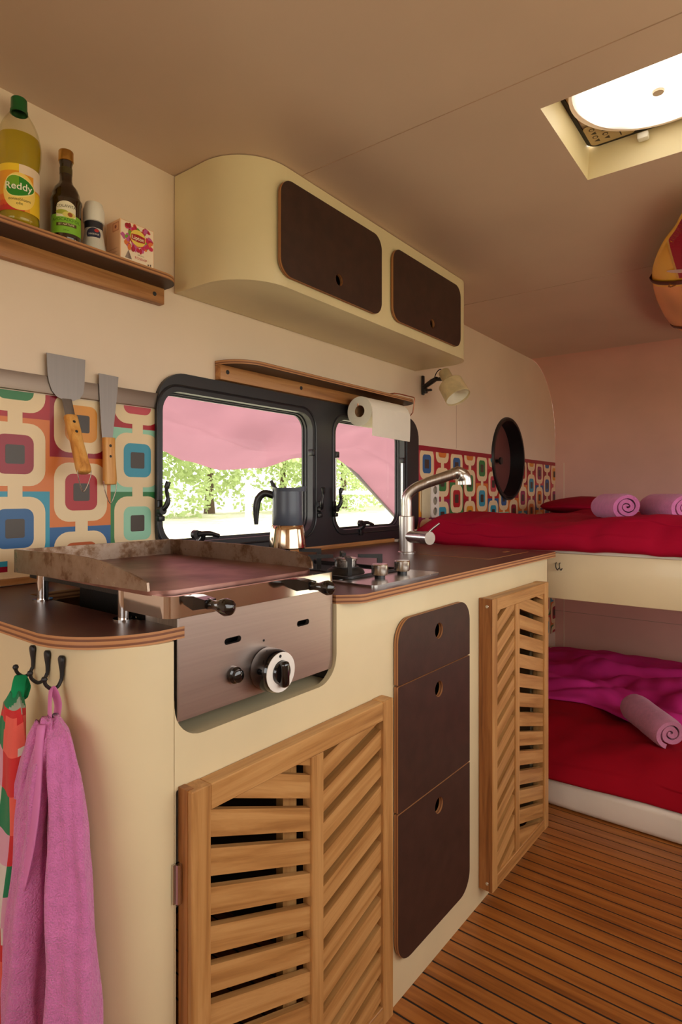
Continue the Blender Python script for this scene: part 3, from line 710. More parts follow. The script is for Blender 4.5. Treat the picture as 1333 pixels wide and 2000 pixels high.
# ------------------------------------------------------------------ hob
h = thing('gas_hob', 'small steel gas hob with two knobs and black pan supports', 'hob', (1.13, -.42, .9), True)
obj('base_plate', plate(rrect(1.000, 1.268, -.650, -.165, .012), [], .900, .9045, 'xy'), 'steel', h)
obj('pan_recess', plate(rrect(1.016, 1.252, -.545, -.180, .012), [], .9045, .9053, 'xy'), 'gloss_black', h)
for x, y in ((1.100, -.592), (1.190, -.592)):
    kn = obj('knob', lathe([(.011, 0), (.011, .006), (.0165, .007), (.0185, .010), (.0185, .029), (.017, .031), (0, .031)], (x, y, .9045), (0, 0, 1), 28), 'steel', h)
    obj('collar', lathe([(.0115, 0), (.0115, .0066), (.0, .0066)], (x, y, .9045), (0, 0, 1), 20), 'black', kn)
for x, y in ((1.125, -.475), (1.140, -.270)):
    b_ = obj('burner', lathe([(.046, 0), (.043, .006), (.032, .012), (.032, .014), (0, .014)], (x, y, .9053), (0, 0, 1), 32), 'iron', h)
    obj('cap', lathe([(.026, .014), (.0265, .028), (.0285, .029), (.0285, .033), (.026, .034), (0, .034)], (x, y, .9053), (0, 0, 1), 32), 'steel', b_)
    for k in range(4):
        a_ = PI / 4 + k * PI / 2; c, s = math.cos(a_), math.sin(a_)
        pts = [(x + c * r, y + s * r) for r in (.028, .085)]
        bm = bmesh.new(); hw_ = .0048
        prof_ = [(.030, .9475), (.088, .9475), (.088, .905), (.076, .905), (.076, .938), (.030, .940)]
        A = [bm.verts.new((x + c * r - s * hw_, y + s * r + c * hw_, z)) for r, z in prof_]; B = [bm.verts.new((x + c * r + s * hw_, y + s * r - c * hw_, z)) for r, z in prof_]
        bm.faces.new(A); bm.faces.new(B[::-1])
        for i in range(6): bm.faces.new((A[i - 1], A[i], B[i], B[i - 1]))
        obj('pan_support', mesh_of(bm), 'iron', h)
obj('support_frame', plate(rrect(1.030, 1.244, -.560, -.185, .02), [rrect(1.038, 1.236, -.552, -.193, .015)], .9055, .9105, 'xy'), 'iron', h)

# moka pot on the rear burner
mx_, my_, mz_ = 1.148, -.262, .948
mk = thing('moka_pot', 'stovetop coffee maker with slate grey top and shiny steel base', 'coffee pot', (mx_, my_, mz_), True)
obj('boiler', lathe([(0, 0), (.046, 0), (.0485, .003), (.0475, .020), (.0435, .050), (.0415, .059), (.0400, .061), (0, .061)], (mx_, my_, mz_), (0, 0, 1), 40), metal('moka_steel', (206, 180, 150), .13), mk)
obj('jug', lathe([(0, .061), (.0385, .061), (.0400, .064), (.0395, .100), (.0385, .150), (.0360, .150), (.036, .12), (0, .12)], (mx_, my_, mz_), (0, 0, 1), 40), 'moka', mk)
il = Vector((-.606 * math.cos(-TH) - .795 * math.sin(-TH), .795, 0)).normalized(); fw_ = Vector((il.y, -il.x, 0))
ld = []
for k in range(40):
    a_ = 2 * PI * k / 40; d_ = il * math.cos(a_) + fw_ * math.sin(a_); ld.append((a_, d_))
def lidring(rs, zf): return [Vector((mx_, my_, 0)) + d * (rs + (.010 * max(0, -math.cos(a)) ** 8)) + Vector((0, 0, mz_ + zf(a))) for a, d in ld]
obj('lid', loft([lidring(.0390, lambda a: .149), lidring(.0405, lambda a: .158 + .005 * max(0, -math.cos(a)) ** 4 + .004 * max(0, math.cos(a)) ** 4), lidring(.026, lambda a: .157), lidring(.008, lambda a: .159)], ang=50), 'moka', mk)
kp = Vector((mx_, my_, mz_)) + il * .030
obj('lid_knob', ptube([kp + Vector((0, 0, .150)), kp + il * .008 + Vector((0, 0, .166)), kp + il * .013 + Vector((0, 0, .178))], [.007, .006, .004], 10), 'black', mk)
b0 = Vector((mx_, my_, mz_))
obj('handle', ptube(smoothpath([b0 + il * .036 + Vector((0, 0, .138)), b0 + il * .060 + Vector((0, 0, .144)), b0 + il * .077 + Vector((0, 0, .128)), b0 + il * .082 + Vector((0, 0, .10)), b0 + il * .082 + Vector((0, 0, .062))], 5), [.0065] * 14 + [.0065, .006, .0055, .005, .0045, .004, .0035], 10, flat=1.5), 'black', mk)

# tap
fx, fy = 1.650, -.311
fc = thing('kitchen_tap', 'brushed steel kitchen tap with angled pull-out spout', 'tap', (fx, fy, .9), True)
obj('column', lathe([(0, 0), (.029, 0), (.029, .004), (.0245, .006), (.0245, .118), (.022, .120), (0, .120)], (fx, fy, .9), (0, 0, 1), 32), 'steel_z', fc)
sp = Vector((.095, -.140, 0)).normalized()
pts = [Vector((fx, fy, 1.015)), Vector((fx, fy, 1.05)), Vector((fx, fy, 1.078)), Vector((fx, fy, 1.095)) + sp * .010, Vector((fx, fy, 1.112)) + sp * .032, Vector((fx, fy, 1.126)) + sp * .065]
obj('neck', ptube(smoothpath(pts, 6), .0165, 20), 'steel_z', fc)
a_ = Vector((fx, fy, 1.126)) + sp * .0635; b_ = Vector((fx, fy, 1.154)) + sp * .148
sh = obj('spout', ptube([a_, a_ + (b_ - a_) * .03, b_], [.0165, .0172, .0172], 20), 'steel_z', fc)
hd_ = [b_ - (b_ - a_).normalized() * .004, b_ + sp * .012 + Vector((0, 0, .004)), b_ + sp * .028 + Vector((0, 0, -.003)), b_ + sp * .036 + Vector((0, 0, -.018)), b_ + sp * .037 + Vector((0, 0, -.034))]
obj('spray_head', ptube(smoothpath(hd_, 4), [.0185] * 4 + [.021] * 4 + [.0225] * 4 + [.0215] * 5, 20), 'steel', fc)
obj('valve', ptube([(fx, fy, .954), (fx - .012, fy - .040, .954), (fx - .022, fy - .080, .954)], .0195, 24), 'steel', fc)
lv = obj('lever_cap', ptube([(fx - .0225, fy - .081, .954), (fx - .031, fy - .104, .954)], .0205, 24), 'steel', fc)
obj('lever', ptube([(fx - .028, fy - .098, .972), (fx - .022, fy - .112, .986), (fx - .014, fy - .128, 1.000)], [.004, .0035, .0035], 10), 'steel', lv)

# ------------------------------------------------------------------ steel rail, turner and scraper
t = obj('magnetic_rail', box(.18, .932, -.0105, -.0005, 1.308, 1.346, .001), 'rail'); tag(t, 'brushed steel magnetic strip on the wall holding two spatulas', 'rail')
def rivets(parent, pts, ax, r=.0035):
    for p in pts: obj('rivet', lathe([(0, .0012), (r * .6, .0012), (r, 0)], p, ax, 10), 'iron', parent)
# turner: blade flat on the strip, cranked handle standing off the wall
t = thing('griddle_turner', 'wide steel griddle turner with wooden handle, left on the strip', 'spatula', (.683, -.0115, 1.11))
bl = [(.6385, 1.3955), (.7265, 1.3955), (.7245, 1.340), (.7215, 1.318), (.714, 1.306), (.700, 1.2990), (.689, 1.297), (.674, 1.298), (.660, 1.304), (.650, 1.315), (.643, 1.334), (.640, 1.355)]
obj('blade', plate(bl[::-1], [], -.0135, -.0115), 'blade', t)
nk0 = Vector((.683, -.0135, 1.297)); nk1 = Vector((.6845, -.026, 1.262)); hd1 = Vector((.687, -.0800, 1.135))
def bar(a, b, w, th, n=1, prof=None, seg=16):
    """flat oval bar from a to b, widths across x"""
    d = (b - a).normalized(); xx = Vector((1, 0, 0)); xx = (xx - d * xx.dot(d)).normalized(); yy = d.cross(xx); rings = []
    for k, (tt, s_) in enumerate(prof or [(0, 1), (1, 1)]):
        c = a + (b - a) * tt; rings.append([c + xx * w * s_ * math.copysign(abs(math.cos(q)) ** .6, math.cos(q)) + yy * th * s_ * math.copysign(abs(math.sin(q)) ** .6, math.sin(q)) for q in [2 * PI * i / seg for i in range(seg)]])
    return loft(rings, ang=40)
obj('neck', bar(nk0 + Vector((0, 0, .004)), nk1, .0115, .0012, seg=8), 'blade', t)
hn = obj('handle', bar(nk1, hd1, .0145, .0095, prof=[(0, .94), (.02, 1), (.25, 1.0), (.45, .93), (.7, 1.0), (.92, 1.08), (.985, .98), (1, .75)]), 'handlewood', t)
dv = (hd1 - nk1).normalized(); nv = Vector((1, 0, 0)).cross(dv); nv = nv if nv.y < 0 else -nv
rivets(hn, [nk1 + dv * .018 + nv * .0095, nk1 + dv * .042 + nv * .0095], nv)
lp = [hd1 + Vector((-.0155, 0, .006)), hd1 + Vector((-.013, .001, -.012)), hd1 + Vector((0, .004, -.040)), hd1 + Vector((.013, .001, -.012)), hd1 + Vector((.0155, 0, .006))]
obj('hanging_loop', ptube(smoothpath(lp, 6), .0011, 6), 'steel', t)
# straight scraper
t = thing('griddle_scraper', 'narrow steel scraper with wooden handle, nearest the window', 'spatula', (.783, -.0115, 1.09))
bl = [(.7600, 1.3705), (.8100, 1.3695), (.8070, 1.330), (.800, 1.270), (.794, 1.215), (.768, 1.215), (.764, 1.270), (.761, 1.330)]
obj('blade', plate(bl[::-1], [], -.0135, -.0115), 'blade', t)
ha, hb = Vector((.781, -.0185, 1.222)), Vector((.783, -.0215, 1.112))
hn = obj('handle', bar(ha, hb, .0150, .0085, prof=[(0, .95), (.02, 1), (.3, .95), (.6, 1.0), (.9, 1.08), (.985, .98), (1, .75)]), 'handlewood', t)
rivets(hn, [Vector((.781, -.0272, 1.203)), Vector((.781, -.0275, 1.178))], (0, -1, 0))
lp = [hb + Vector((-.0155, 0, .008)), hb + Vector((-.014, -.002, -.014)), hb + Vector((.001, .0, -.044)), hb + Vector((.014, -.002, -.014)), hb + Vector((.0155, 0, .008))]
obj('hanging_loop', ptube(smoothpath(lp, 6), .0011, 6), 'steel', t)

# ------------------------------------------------------------------ things on the wall shelf
SZ = 1.6262
def wrap(cx, cy, r, z0, face):
    """print coordinates (u, v, k) onto an upright cylinder"""
    return lambda p: Vector((cx + (r + p[2]) * math.sin(face + p[0] / r), cy - (r + p[2]) * math.cos(face + p[0] / r), z0 + p[1]))
def grid_poly(pr, x0, x1, y0, y1, c, k, n=14):
    for i in range(n):
        a, b = x0 + (x1 - x0) * i / n, x0 + (x1 - x0) * (i + 1) / n; pr.poly([(a, y0), (b, y0), (b, y1), (a, y1)], c, k)
# sunflower oil
bx, by = .566, -.046; face = math.atan2(-(bx - 0), (by + 1.30)) 
t = thing('oil_bottle', 'large clear bottle of yellow sunflower oil with green cap', 'bottle', (bx, by, SZ))
prof = [(0, 0), (.032, 0), (.0365, .005), (.038, .016), (.0370, .022), (.0370, .118), (.0375, .124), (.0398, .134), (.0410, .148), (.0412, .166), (.0398, .178), (.0360, .196), (.0290, .214), (.0200, .229), (.0145, .236), (.0135, .242)]
obj('body', lathe(prof, (bx, by, SZ), seg=48, ang=60), 'pet', t)
op = [(0, .002), (.031, .002), (.0355, .006), (.037, .016), (.036, .022), (.036, .118), (.0365, .124), (.0388, .134), (.0398, .148), (.0400, .166), (.0388, .178), (.0378, .182), (0, .182)]
om = lathe(op, (bx, by, SZ), seg=48, ang=60)
def dents(co):
    z = co.z - SZ
    if .128 < z < .178:
        a = math.atan2(co.y - by, co.x - bx); s_ = 1 - .045 * (.5 + .5 * math.sin(9 * a + 60 * z)) * math.sin((z - .128) / .05 * PI); return Vector((bx + (co.x - bx) * s_, by + (co.y - by) * s_, co.z))
    return co
obj('oil', remap(om, dents), 'oil', t)
obj('cap', lathe([(0, .265), (.0130, .265), (.0148, .263), (.0152, .242), (.0165, .240), (.0165, .235), (.0140, .235)], (bx, by, SZ), seg=32), plain('green_cap', (18, 92, 44), .4), t)
pr = Print()
grid_poly(pr, -.055, .055, .024, .116, (238, 160, 40), 0, 20)
for i, c in enumerate(((206, 44, 40), (226, 82, 36), (234, 118, 36))): grid_poly(pr, -.055, .010 - .012 * i, .024 + .010 * i, .036 + .010 * i, c, .0001, 10)
grid_poly(pr, .020, .055, .024, .070, (240, 198, 40), .0001, 6); grid_poly(pr, .0, .055, .098, .116, (240, 216, 190), .0001, 8); grid_poly(pr, .028, .055, .074, .098, (236, 214, 196), .0001, 6); grid_poly(pr, -.055, .0, .102, .116, (246, 206, 50), .0002, 8)
pr.poly([(x * .031 + .001, y * .037 + .062) for x, y in circle(0, 0, 1, 28)], (250, 214, 110), .0003)
def leaf(sx_, sy_, cx_, cy_): return [(cx_ + sx_ * (-.55 + .55 * math.cos(a_)) if False else cx_ + sx_ * math.cos(a_) * (1 + .12 * math.cos(a_)), cy_ + sy_ * math.sin(a_) * (1 - .25 * math.cos(a_))) for a_ in [2 * PI * i / 28 for i in range(28)]]
pr.poly(leaf(.0285, .0215, -.001, .072), (250, 232, 150), .0005); pr.poly(leaf(.0265, .0195, -.001, .072), (40, 132, 34), .0007); pr.poly(clip(leaf(.0265, .0195, -.001, .072), -.03, .0, .072, .1), (112, 168, 40), .0009)
pr.add_mesh(text_mesh('Reddy', .0195, bold=.0002), (248, 244, 226), .0012, -.001, .071)
pr.add_mesh(text_mesh('zonnebloem', .0082), (96, 92, 40), .0007, .001, .046); pr.add_mesh(text_mesh('olie', .0082), (96, 92, 40), .0007, .001, .038)
obj('label', pr.build(wrap(bx, by, .0374, SZ, face), .004), 'print', t)
# avocado oil
bx, by = .664, -.046; face = math.atan2(-bx, by + 1.30)
t = thing('oil_bottle', 'small dark avocado oil bottle with gold cap and green label', 'bottle', (bx, by, SZ))
obj('body', lathe([(0, 0), (.026, 0), (.0295, .004), (.0300, .012), (.0300, .086), (.0318, .090), (.0318, .095), (.0290, .100), (.0280, .108), (.0240, .120), (.0160, .130), (.0128, .138), (.0122, .172), (.0136, .176), (.0136, .181), (0, .181)], (bx, by, SZ), seg=40, ang=50), 'darkglass', t)
obj('cap', lathe([(.0140, .180), (.0152, .181), (.0152, .201), (.0140, .203), (0, .203)], (bx, by, SZ), seg=32), 'brass', t)
obj('neck_band', lathe([(.0126, .152), (.0128, .152), (.0128, .166), (.0126, .166)], (bx, by, SZ), seg=32), plain('neck_foil', (74, 62, 28), .4), t)
pr = Print()
grid_poly(pr, -.040, .040, .016, .056, (130, 190, 52), 0, 18)
arch = [(-.020, .050), (.020, .050)] + [(.020 * math.cos(a_), .072 + .012 * math.sin(a_)) for a_ in [PI * i / 10 for i in range(11)]]
pr.poly(arch, (236, 228, 200), .0002)
pr.poly([(-.008 + .013 * x, .060 + .005 * y) for x, y in circle(0, 0, 1, 18)], (170, 176, 60), .0005); pr.poly([(.006 + .013 * x, .055 + .0065 * y) for x, y in circle(0, 0, 1, 18)], (222, 206, 110), .0007); pr.poly([(.008 + .005 * x, .0555 + .0045 * y) for x, y in circle(0, 0, 1, 14)], (160, 84, 36), .0009)
pr.add_mesh(text_mesh('COLAVITA', .0084), (54, 44, 26), .0006, 0, .0725)
pr.add_mesh(text_mesh('AVOCADO OIL', .0088), (44, 74, 24), .0004, .001, .0440)
grid_poly(pr, -.020, .022, .0305, .0375, (84, 66, 28), .0003, 6)
pr.add_mesh(text_mesh('BY NATURE', .0060), (232, 222, 180), .0006, .001, .0340); pr.add_mesh(text_mesh('250 ml', .0045), (60, 96, 30), .0004, 0, .022)
obj('label', pr.build(wrap(bx, by, .0304, SZ, face), .004), 'print', t)
# salt grinder
bx, by = .728, -.046; face = math.atan2(-bx, by + 1.30)
t = thing('salt_grinder', 'small glass salt grinder with white ribbed cap', 'grinder', (bx, by, SZ))
obj('jar', lathe([(0, 0), (.024, 0), (.0265, .004), (.0262, .012), (.0232, .026), (.0200, .044), (.0188, .056), (.0188, .070), (0, .070)], (bx, by, SZ), seg=36, ang=50), 'salt', t)
obj('neck_label', lathe([(.0192, .055), (.0194, .055), (.0194, .071), (.0192, .071)], (bx, by, SZ), seg=36), plain('navy_sleeve', (36, 36, 46), .4), t)
cp = lathe([(.0200, .070), (.0225, .071), (.0225, .098), (.0200, .104), (.0185, .112), (.0165, .115), (0, .115)], (bx, by, SZ), seg=72, ang=50)
obj('cap', remap(cp, lambda co: Vector((bx + (co.x - bx) * (1 + .012 * math.cos(36 * math.atan2(co.y - by, co.x - bx))), by + (co.y - by) * (1 + .012 * math.cos(36 * math.atan2(co.y - by, co.x - bx))), co.z))), 'white', t)
pr = Print(); pr.poly([(.0165 * x, .040 + .0145 * y) for x, y in circle(0, 0, 1, 26)], (200, 196, 190), 0); pr.poly([(.0155 * x, .040 + .0135 * y) for x, y in circle(0, 0, 1, 26)], (36, 38, 66), .0002)
pr.poly([(.006 + .005 * x, .0475 + .0035 * y) for x, y in circle(0, 0, 1, 12)], (190, 40, 36), .0004); pr.add_mesh(text_mesh('zeezout', .0072), (226, 220, 210), .0004, 0, .040)
obj('label', pr.build(wrap(bx, by, .0218, SZ, face), .004), 'print', t)
# tea box
t = thing('tea_box', 'small peach and pink tea box with a red and yellow emblem', 'box', (.82, -.045, SZ))
X0, X1, Y0, Y1, H_ = .776, .866, -.074, -.018, .094
obj('carton', box(X0, X1, Y0, Y1, SZ, SZ + H_, .0008, 1), plain('peach_card', (238, 190, 150), .55, var=.02), t)
pr = Print(); W_ = X1 - X0
pr.poly([(.002, .002), (W_ - .002, .002), (W_ - .002, .092), (.002, .092)], (244, 222, 196), 0)
rnd = random.Random(5)
for k in range(85):
    a_ = rnd.uniform(0, 2 * PI); r_ = rnd.uniform(.014, .040); px, py = .046 + r_ * math.cos(a_) * 1.05, .060 + r_ * math.sin(a_) * .85; px = min(max(px, .008), W_ - .008); py = min(max(py, .034), .089)
    c = rnd.choice([(186, 24, 60), (206, 40, 86), (196, 90, 150), (226, 120, 60), (120, 160, 50), (160, 20, 40)]); q = rnd.uniform(0, PI); s1, s2 = rnd.uniform(.005, .009), rnd.uniform(.003, .0055)
    pr.poly([(px + s1 * x * math.cos(q) - s2 * y * math.sin(q), py + s1 * x * math.sin(q) + s2 * y * math.cos(q)) for x, y in circle(0, 0, 1, 12)], c, .0002 + .00001 * k)
pr.poly([(.046 + .0205 * x, .062 + .0190 * y) for x, y in circle(0, 0, 1, 26)], (240, 208, 90), .0012)
pr.poly([(.028, .055), (.046, .0525), (.064, .055), (.064, .068), (.046, .0705), (.028, .068)], (168, 22, 30), .0014)
pr.add_mesh(text_mesh('Lipton', .0125, bold=.0002), (246, 232, 200), .0016, .046, .0612)
pr.add_mesh(text_mesh('ROSEHIP', .0085), (196, 60, 60), .0004, .054, .0155); pr.add_mesh(text_mesh('INFUSION', .0040), (120, 130, 80), .0004, .054, .0235)
pr.poly([(.012, .008), (.030, .008), (.021, .028)], (150, 130, 120), .0004); pr.poly([(.021, .008), (.030, .008), (.021, .028)], (120, 100, 92), .0006)
pr.poly(circle(.074, .008, .002, 10), (90, 70, 60), .0004); pr.poly([(.079, .006), (.082, .006), (.082, .011), (.079, .011)], (90, 70, 60), .0004)
obj('front_print', pr.build(lambda p: Vector((X0 + p[0], Y0 - .0003 - p[2], SZ + p[1]))), 'print', t)
pr = Print(); pr.poly([(.004, .006), (.053, .006), (.053, .090), (.004, .090)], (234, 182, 142), 0); pr.poly(rrect(.026, .052, .068, .088, .002, 2), (196, 120, 84), .0001); pr.poly(rrect(.028, .050, .070, .086, .002, 2), (226, 160, 120), .0002); pr.poly(circle(.039, .078, .004, 10), (150, 60, 40), .0004)
for i in range(3): pr.poly([(.006, .012 + .008 * i), (.046, .012 + .008 * i), (.046, .0135 + .008 * i), (.006, .0135 + .008 * i)], (206, 150, 116), .0002)
obj('side_print', pr.build(lambda p: Vector((X0 - .0003 - p[2], Y1 - (Y1 - Y0) * 0 - p[0], SZ + p[1]))), 'print', t)

# ------------------------------------------------------------------ kitchen roll on a wire holder
RX0, RX1, RYc, RZc, RR = 1.700, 1.955, -.085, 1.380, .052
t = thing('kitchen_roll', 'white kitchen paper roll hanging with a loose sheet below the shelf', 'paper roll', ((RX0 + RX1) / 2, RYc, RZc - RR))
obj('paper', lathe([(.021, 0), (RR, 0), (RR, RX1 - RX0), (.021, RX1 - RX0), (.021, 0)], (RX0, RYc, RZc), (1, 0, 0), 44), 'paper', t)
obj('core', lathe([(.0200, .001), (.0215, .001), (.0215, RX1 - RX0 - .001), (.0200, RX1 - RX0 - .001), (.0200, .001)], (RX0, RYc, RZc), (1, 0, 0), 30), 'card', t)
rings = []
for k in range(13):
    u = k / 12; q = [(RYc - RR - .0006, RZc + .020 - .105 * u)]; yy = RYc - RR * 1.01 - .002 * math.sin(u * 3); zz = RZc + .012 - .100 * u
    rings.append([(RX0, yy, zz), (RX0, yy - .0008, zz), (RX1, yy - .0008 + .002 * u, zz - .004 * u), (RX1, yy + .002 * u, zz - .004 * u)])
obj('loose_sheet', loft(rings, ang=30), 'paper', t)
wr = thing('roll_holder', 'copper wire paper roll holder hooked over the window shelf', 'roll holder', (1.83, -.09, 1.37))
obj('wire', ptube([(1.690, RYc, RZc + .026), (1.690, RYc, RZc + .017), (1.70, RYc, RZc + .016), (1.96, RYc, RZc + .016), (2.02, RYc - .015, RZc + .016), (2.035, RYc - .018, RZc + .03), (2.035, -.112, 1.462), (2.03, -.112, 1.468), (1.93, -.108, 1.469), (1.90, -.104, 1.4675)], .0022, 8), 'copper', wr)
obj('clip', ptube([(1.90, -.104, 1.468), (1.90, -.06, 1.4675)], .0022, 8), 'copper', wr)

# ------------------------------------------------------------------ clamp lamp
t = thing('clamp_lamp', 'cream clamp spotlight hanging by the cabinet end', 'lamp', (2.285, -.004, 1.53))
cl = obj('clamp', join(box(2.278, 2.294, -.012, -.002, 1.522, 1.606, .003), box(2.276, 2.296, -.026, -.010, 1.528, 1.552, .003), ptube([(2.285, -.014, 1.556), (2.275, -.06, 1.575), (2.268, -.085, 1.583)], [.013, .015, .012], 10, flat=.7), box(2.279, 2.291, -.05, -.01, 1.535, 1.545, .002)), 'black', t)
obj('swivel', ptube([(2.268, -.085, 1.578), (2.258, -.110, 1.576), (2.248, -.125, 1.574)], [.007, .009, .007], 12), 'iron', t)
ax = Vector((-.018, -.075, -.118)).normalized(); o0 = Vector((2.232, -.135, 1.600))
obj('lamp_neck', lathe([(0, 0), (.022, 0), (.024, .003), (.024, .070)], o0, ax, 32), 'lampcream', t)
obj('lamp_shade', lathe([(.023, .063), (.048, .064), (.051, .067), (.053, .140), (.052, .142), (.0505, .140), (.049, .072), (.023, .068)], o0, ax, 44, 28), 'lampcream', t)
obj('reflector', lathe([(0, .080), (.02, .080), (.040, .090), (.0500, .134)], o0, ax, 40, 60), 'lampin', t)
obj('cable', ptube(smoothpath([(2.272, -.07, 1.585), (2.262, -.085, 1.605), (2.245, -.11, 1.6135), (2.238, -.125, 1.606)], 5), .0022, 8), 'black', t)

# ------------------------------------------------------------------ socket plate
t = thing('socket_plate', 'white upright triple socket plate on the wallpaper behind the tap', 'socket', (2.36, 0, .985))
obj('plate', plate(rrect(2.352, 2.424, .985, 1.135, .012), [circle(2.388, z, .0185, 24) for z in (1.012, 1.060, 1.108)], -.012, -.003), 'white', t)
for z in (1.012, 1.060, 1.108): obj('outlet', lathe([(0, 0), (.0185, 0), (.0185, .006)], (2.388, -.004, z), (0, -1, 0), 24), plain('outlet_grey', (150, 140, 120), .5), t)
t = obj('cover_panel', box(2.278, 2.350, -.008, -.0025, .985, 1.135, .002), plain('ivory_cover', (208, 196, 160), .4)); tag(t, 'plain ivory cover panel between the window and the socket plate', 'panel')

# ------------------------------------------------------------------ hooks and hanging towels (block coordinates)
def hook(y, z, x, label):
    t = thing('coat_hook', label, 'hook', (x, y, z - .04), True, group='iron hooks on the counter end')
    obj('back_plate', ptube(smoothpath([(x - .003, y, z), (x - .003, y, z - .010), (x - .0025, y, z - .024), (x - .003, y, z - .034)], 4), [.004, .0062, .0074, .0072, .0066, .006, .0052, .0046, .0042, .004, .0038, .0036, .0034], 10, flat=.5), 'iron', t)
    obj('prong', ptube(smoothpath([(x - .003, y, z - .032), (x - .008, y - .001, z - .0400), (x - .017, y - .003, z - .0415), (x - .026, y - .005, z - .034), (x - .029, y - .006, z - .027)], 5), .0025, 8), 'iron', t)
    obj('ball', lathe([(0, -.0042), (.003, -.003), (.0042, 0), (.003, .003), (0, .0042)], (x - .029, y - .006, z - .025), (0, 0, 1), 12, 180), 'iron', t)
hook(-.452, .868, .418, 'iron hook carrying the checked tea towel')
hook(-.498, .868, .418, 'empty iron hook between the two towels')
hook(-.541, .868, .4175, 'iron hook carrying the pink terry towel')
hx_ = .388
def lobe(parent, name, rows, folds, seed, mat, amp=1.0):
    N = 80; rw = []; rings = []
    for i in range(len(rows) - 1):
        for k in range(6): u = k / 6; rw.append([rows[i][j] + (rows[i + 1][j] - rows[i][j]) * u for j in range(5)])
    rw.append(list(rows[-1]))
    for i, (z, cx_, cy_, hy, hx) in enumerate(rw):
        g_ = amp * min(1, i / 8); ring = []
        for k in range(N):
            a_ = 2 * PI * k / N; f_ = 1 + g_ * (.20 * math.sin(folds * a_ + seed + .7 * math.sin(z * 5)) + .08 * math.sin((folds * 2 + 1) * a_ + seed * 2 - z * 7))
            ring.append((cx_ + hx * f_ * math.cos(a_) + .002 * math.sin(z * 34 + a_ * 3), cy_ + hy * (1 + .35 * (f_ - 1)) * math.sin(a_), z + .003 * math.sin(3 * a_)))
        rings.append(ring)
    return obj(name, loft(rings, ang=180), mat, parent)
t = thing('bath_towel', 'pink terry towel hanging folded from the right-hand hook', 'towel', (hx_, -.566, .80), True)
lobe(t, 'cloth', [(.797, hx_ + .004, -.566, .009, .006), (.780, hx_ + .004, -.577, .026, .012), (.735, hx_ + .004, -.591, .028, .018), (.66, hx_ + .004, -.602, .033, .022), (.55, hx_ + .003, -.614, .035, .026), (.44, hx_ + .002, -.624, .038, .029), (.30, hx_ + .001, -.630, .042, .031)], 4, .6, 'terry', 1.2)
lobe(t, 'front_fold', [(.797, hx_ - .003, -.565, .008, .006), (.775, hx_ - .006, -.566, .020, .010), (.735, hx_ - .014, -.562, .022, .015), (.66, hx_ - .017, -.556, .026, .019), (.55, hx_ - .020, -.548, .032, .024), (.44, hx_ - .022, -.540, .037, .028), (.30, hx_ - .023, -.535, .042, .030)], 3, 2.1, 'terry', 1.2)
lobe(t, 'side_flap', [(.792, hx_ - .008, -.556, .008, .005), (.770, hx_ - .014, -.547, .013, .007), (.74, hx_ - .018, -.540, .016, .008), (.705, hx_ - .021, -.533, .016, .008), (.685, hx_ - .022, -.530, .012, .006)], 2, .2, 'terry', .7)
rows = []
for k in range(22):
    u = k / 21; c_ = Vector((hx_ - .013 - .024 * u ** .8, -.569 - .016 * math.sin(u * 2.6) + .010 * u, .792 - .20 * u)); w_ = .0065 + .0065 * math.sin(u * PI * .9); d_ = .0045 * (1 - .6 * u)
    rows.append([c_ + Vector((d_ * math.cos(q), w_ * math.sin(q), 0)) for q in [2 * PI * i / 20 for i in range(20)]])
obj('woven_border', loft(rows, ang=180), 'tape', t)
obj('loop', ptube(smoothpath([(hx_ - .001, -.568, .788), (hx_ + .001, -.561, .806), (.398, -.547, .8290), (.404, -.553, .808), (.396, -.562, .786)], 6), .0058, 8, flat=.22), 'tape', t)
t = thing('tea_towel', 'checked tea towel in red, green and white hanging from the left hook', 'towel', (.378, -.486, .81), True)
o = lobe(t, 'cloth', [(.812, .384, -.474, .008, .006), (.797, .378, -.480, .024, .010), (.74, .374, -.482, .042, .013), (.64, .370, -.478, .054, .015), (.52, .366, -.468, .060, .017), (.38, .364, -.460, .066, .018)], 3, 2.2, 'check')
obj('loop', ptube(smoothpath([(.382, -.480, .806), (.388, -.470, .820), (.397, -.459, .8290), (.402, -.464, .812), (.394, -.474, .800)], 6), .0085, 8, flat=.22), 'green', t)
CK = [(196, 38, 40), (222, 92, 78), (206, 196, 184), (24, 118, 74), (206, 150, 170), (150, 160, 140)]
def checks(c, i):
    z = c.z; a_ = c.y * 9 + c.x * 4
    j = int(math.floor(z / .046)) ; k = int(math.floor(a_ / .32))
    if z > .795: return CK[3] if k % 2 else CK[5]
    return CK[[0, 2, 1, 4, 0, 3, 2][(j * 2 + k * 3) % 7]]
paint_faces(o.data, checks)

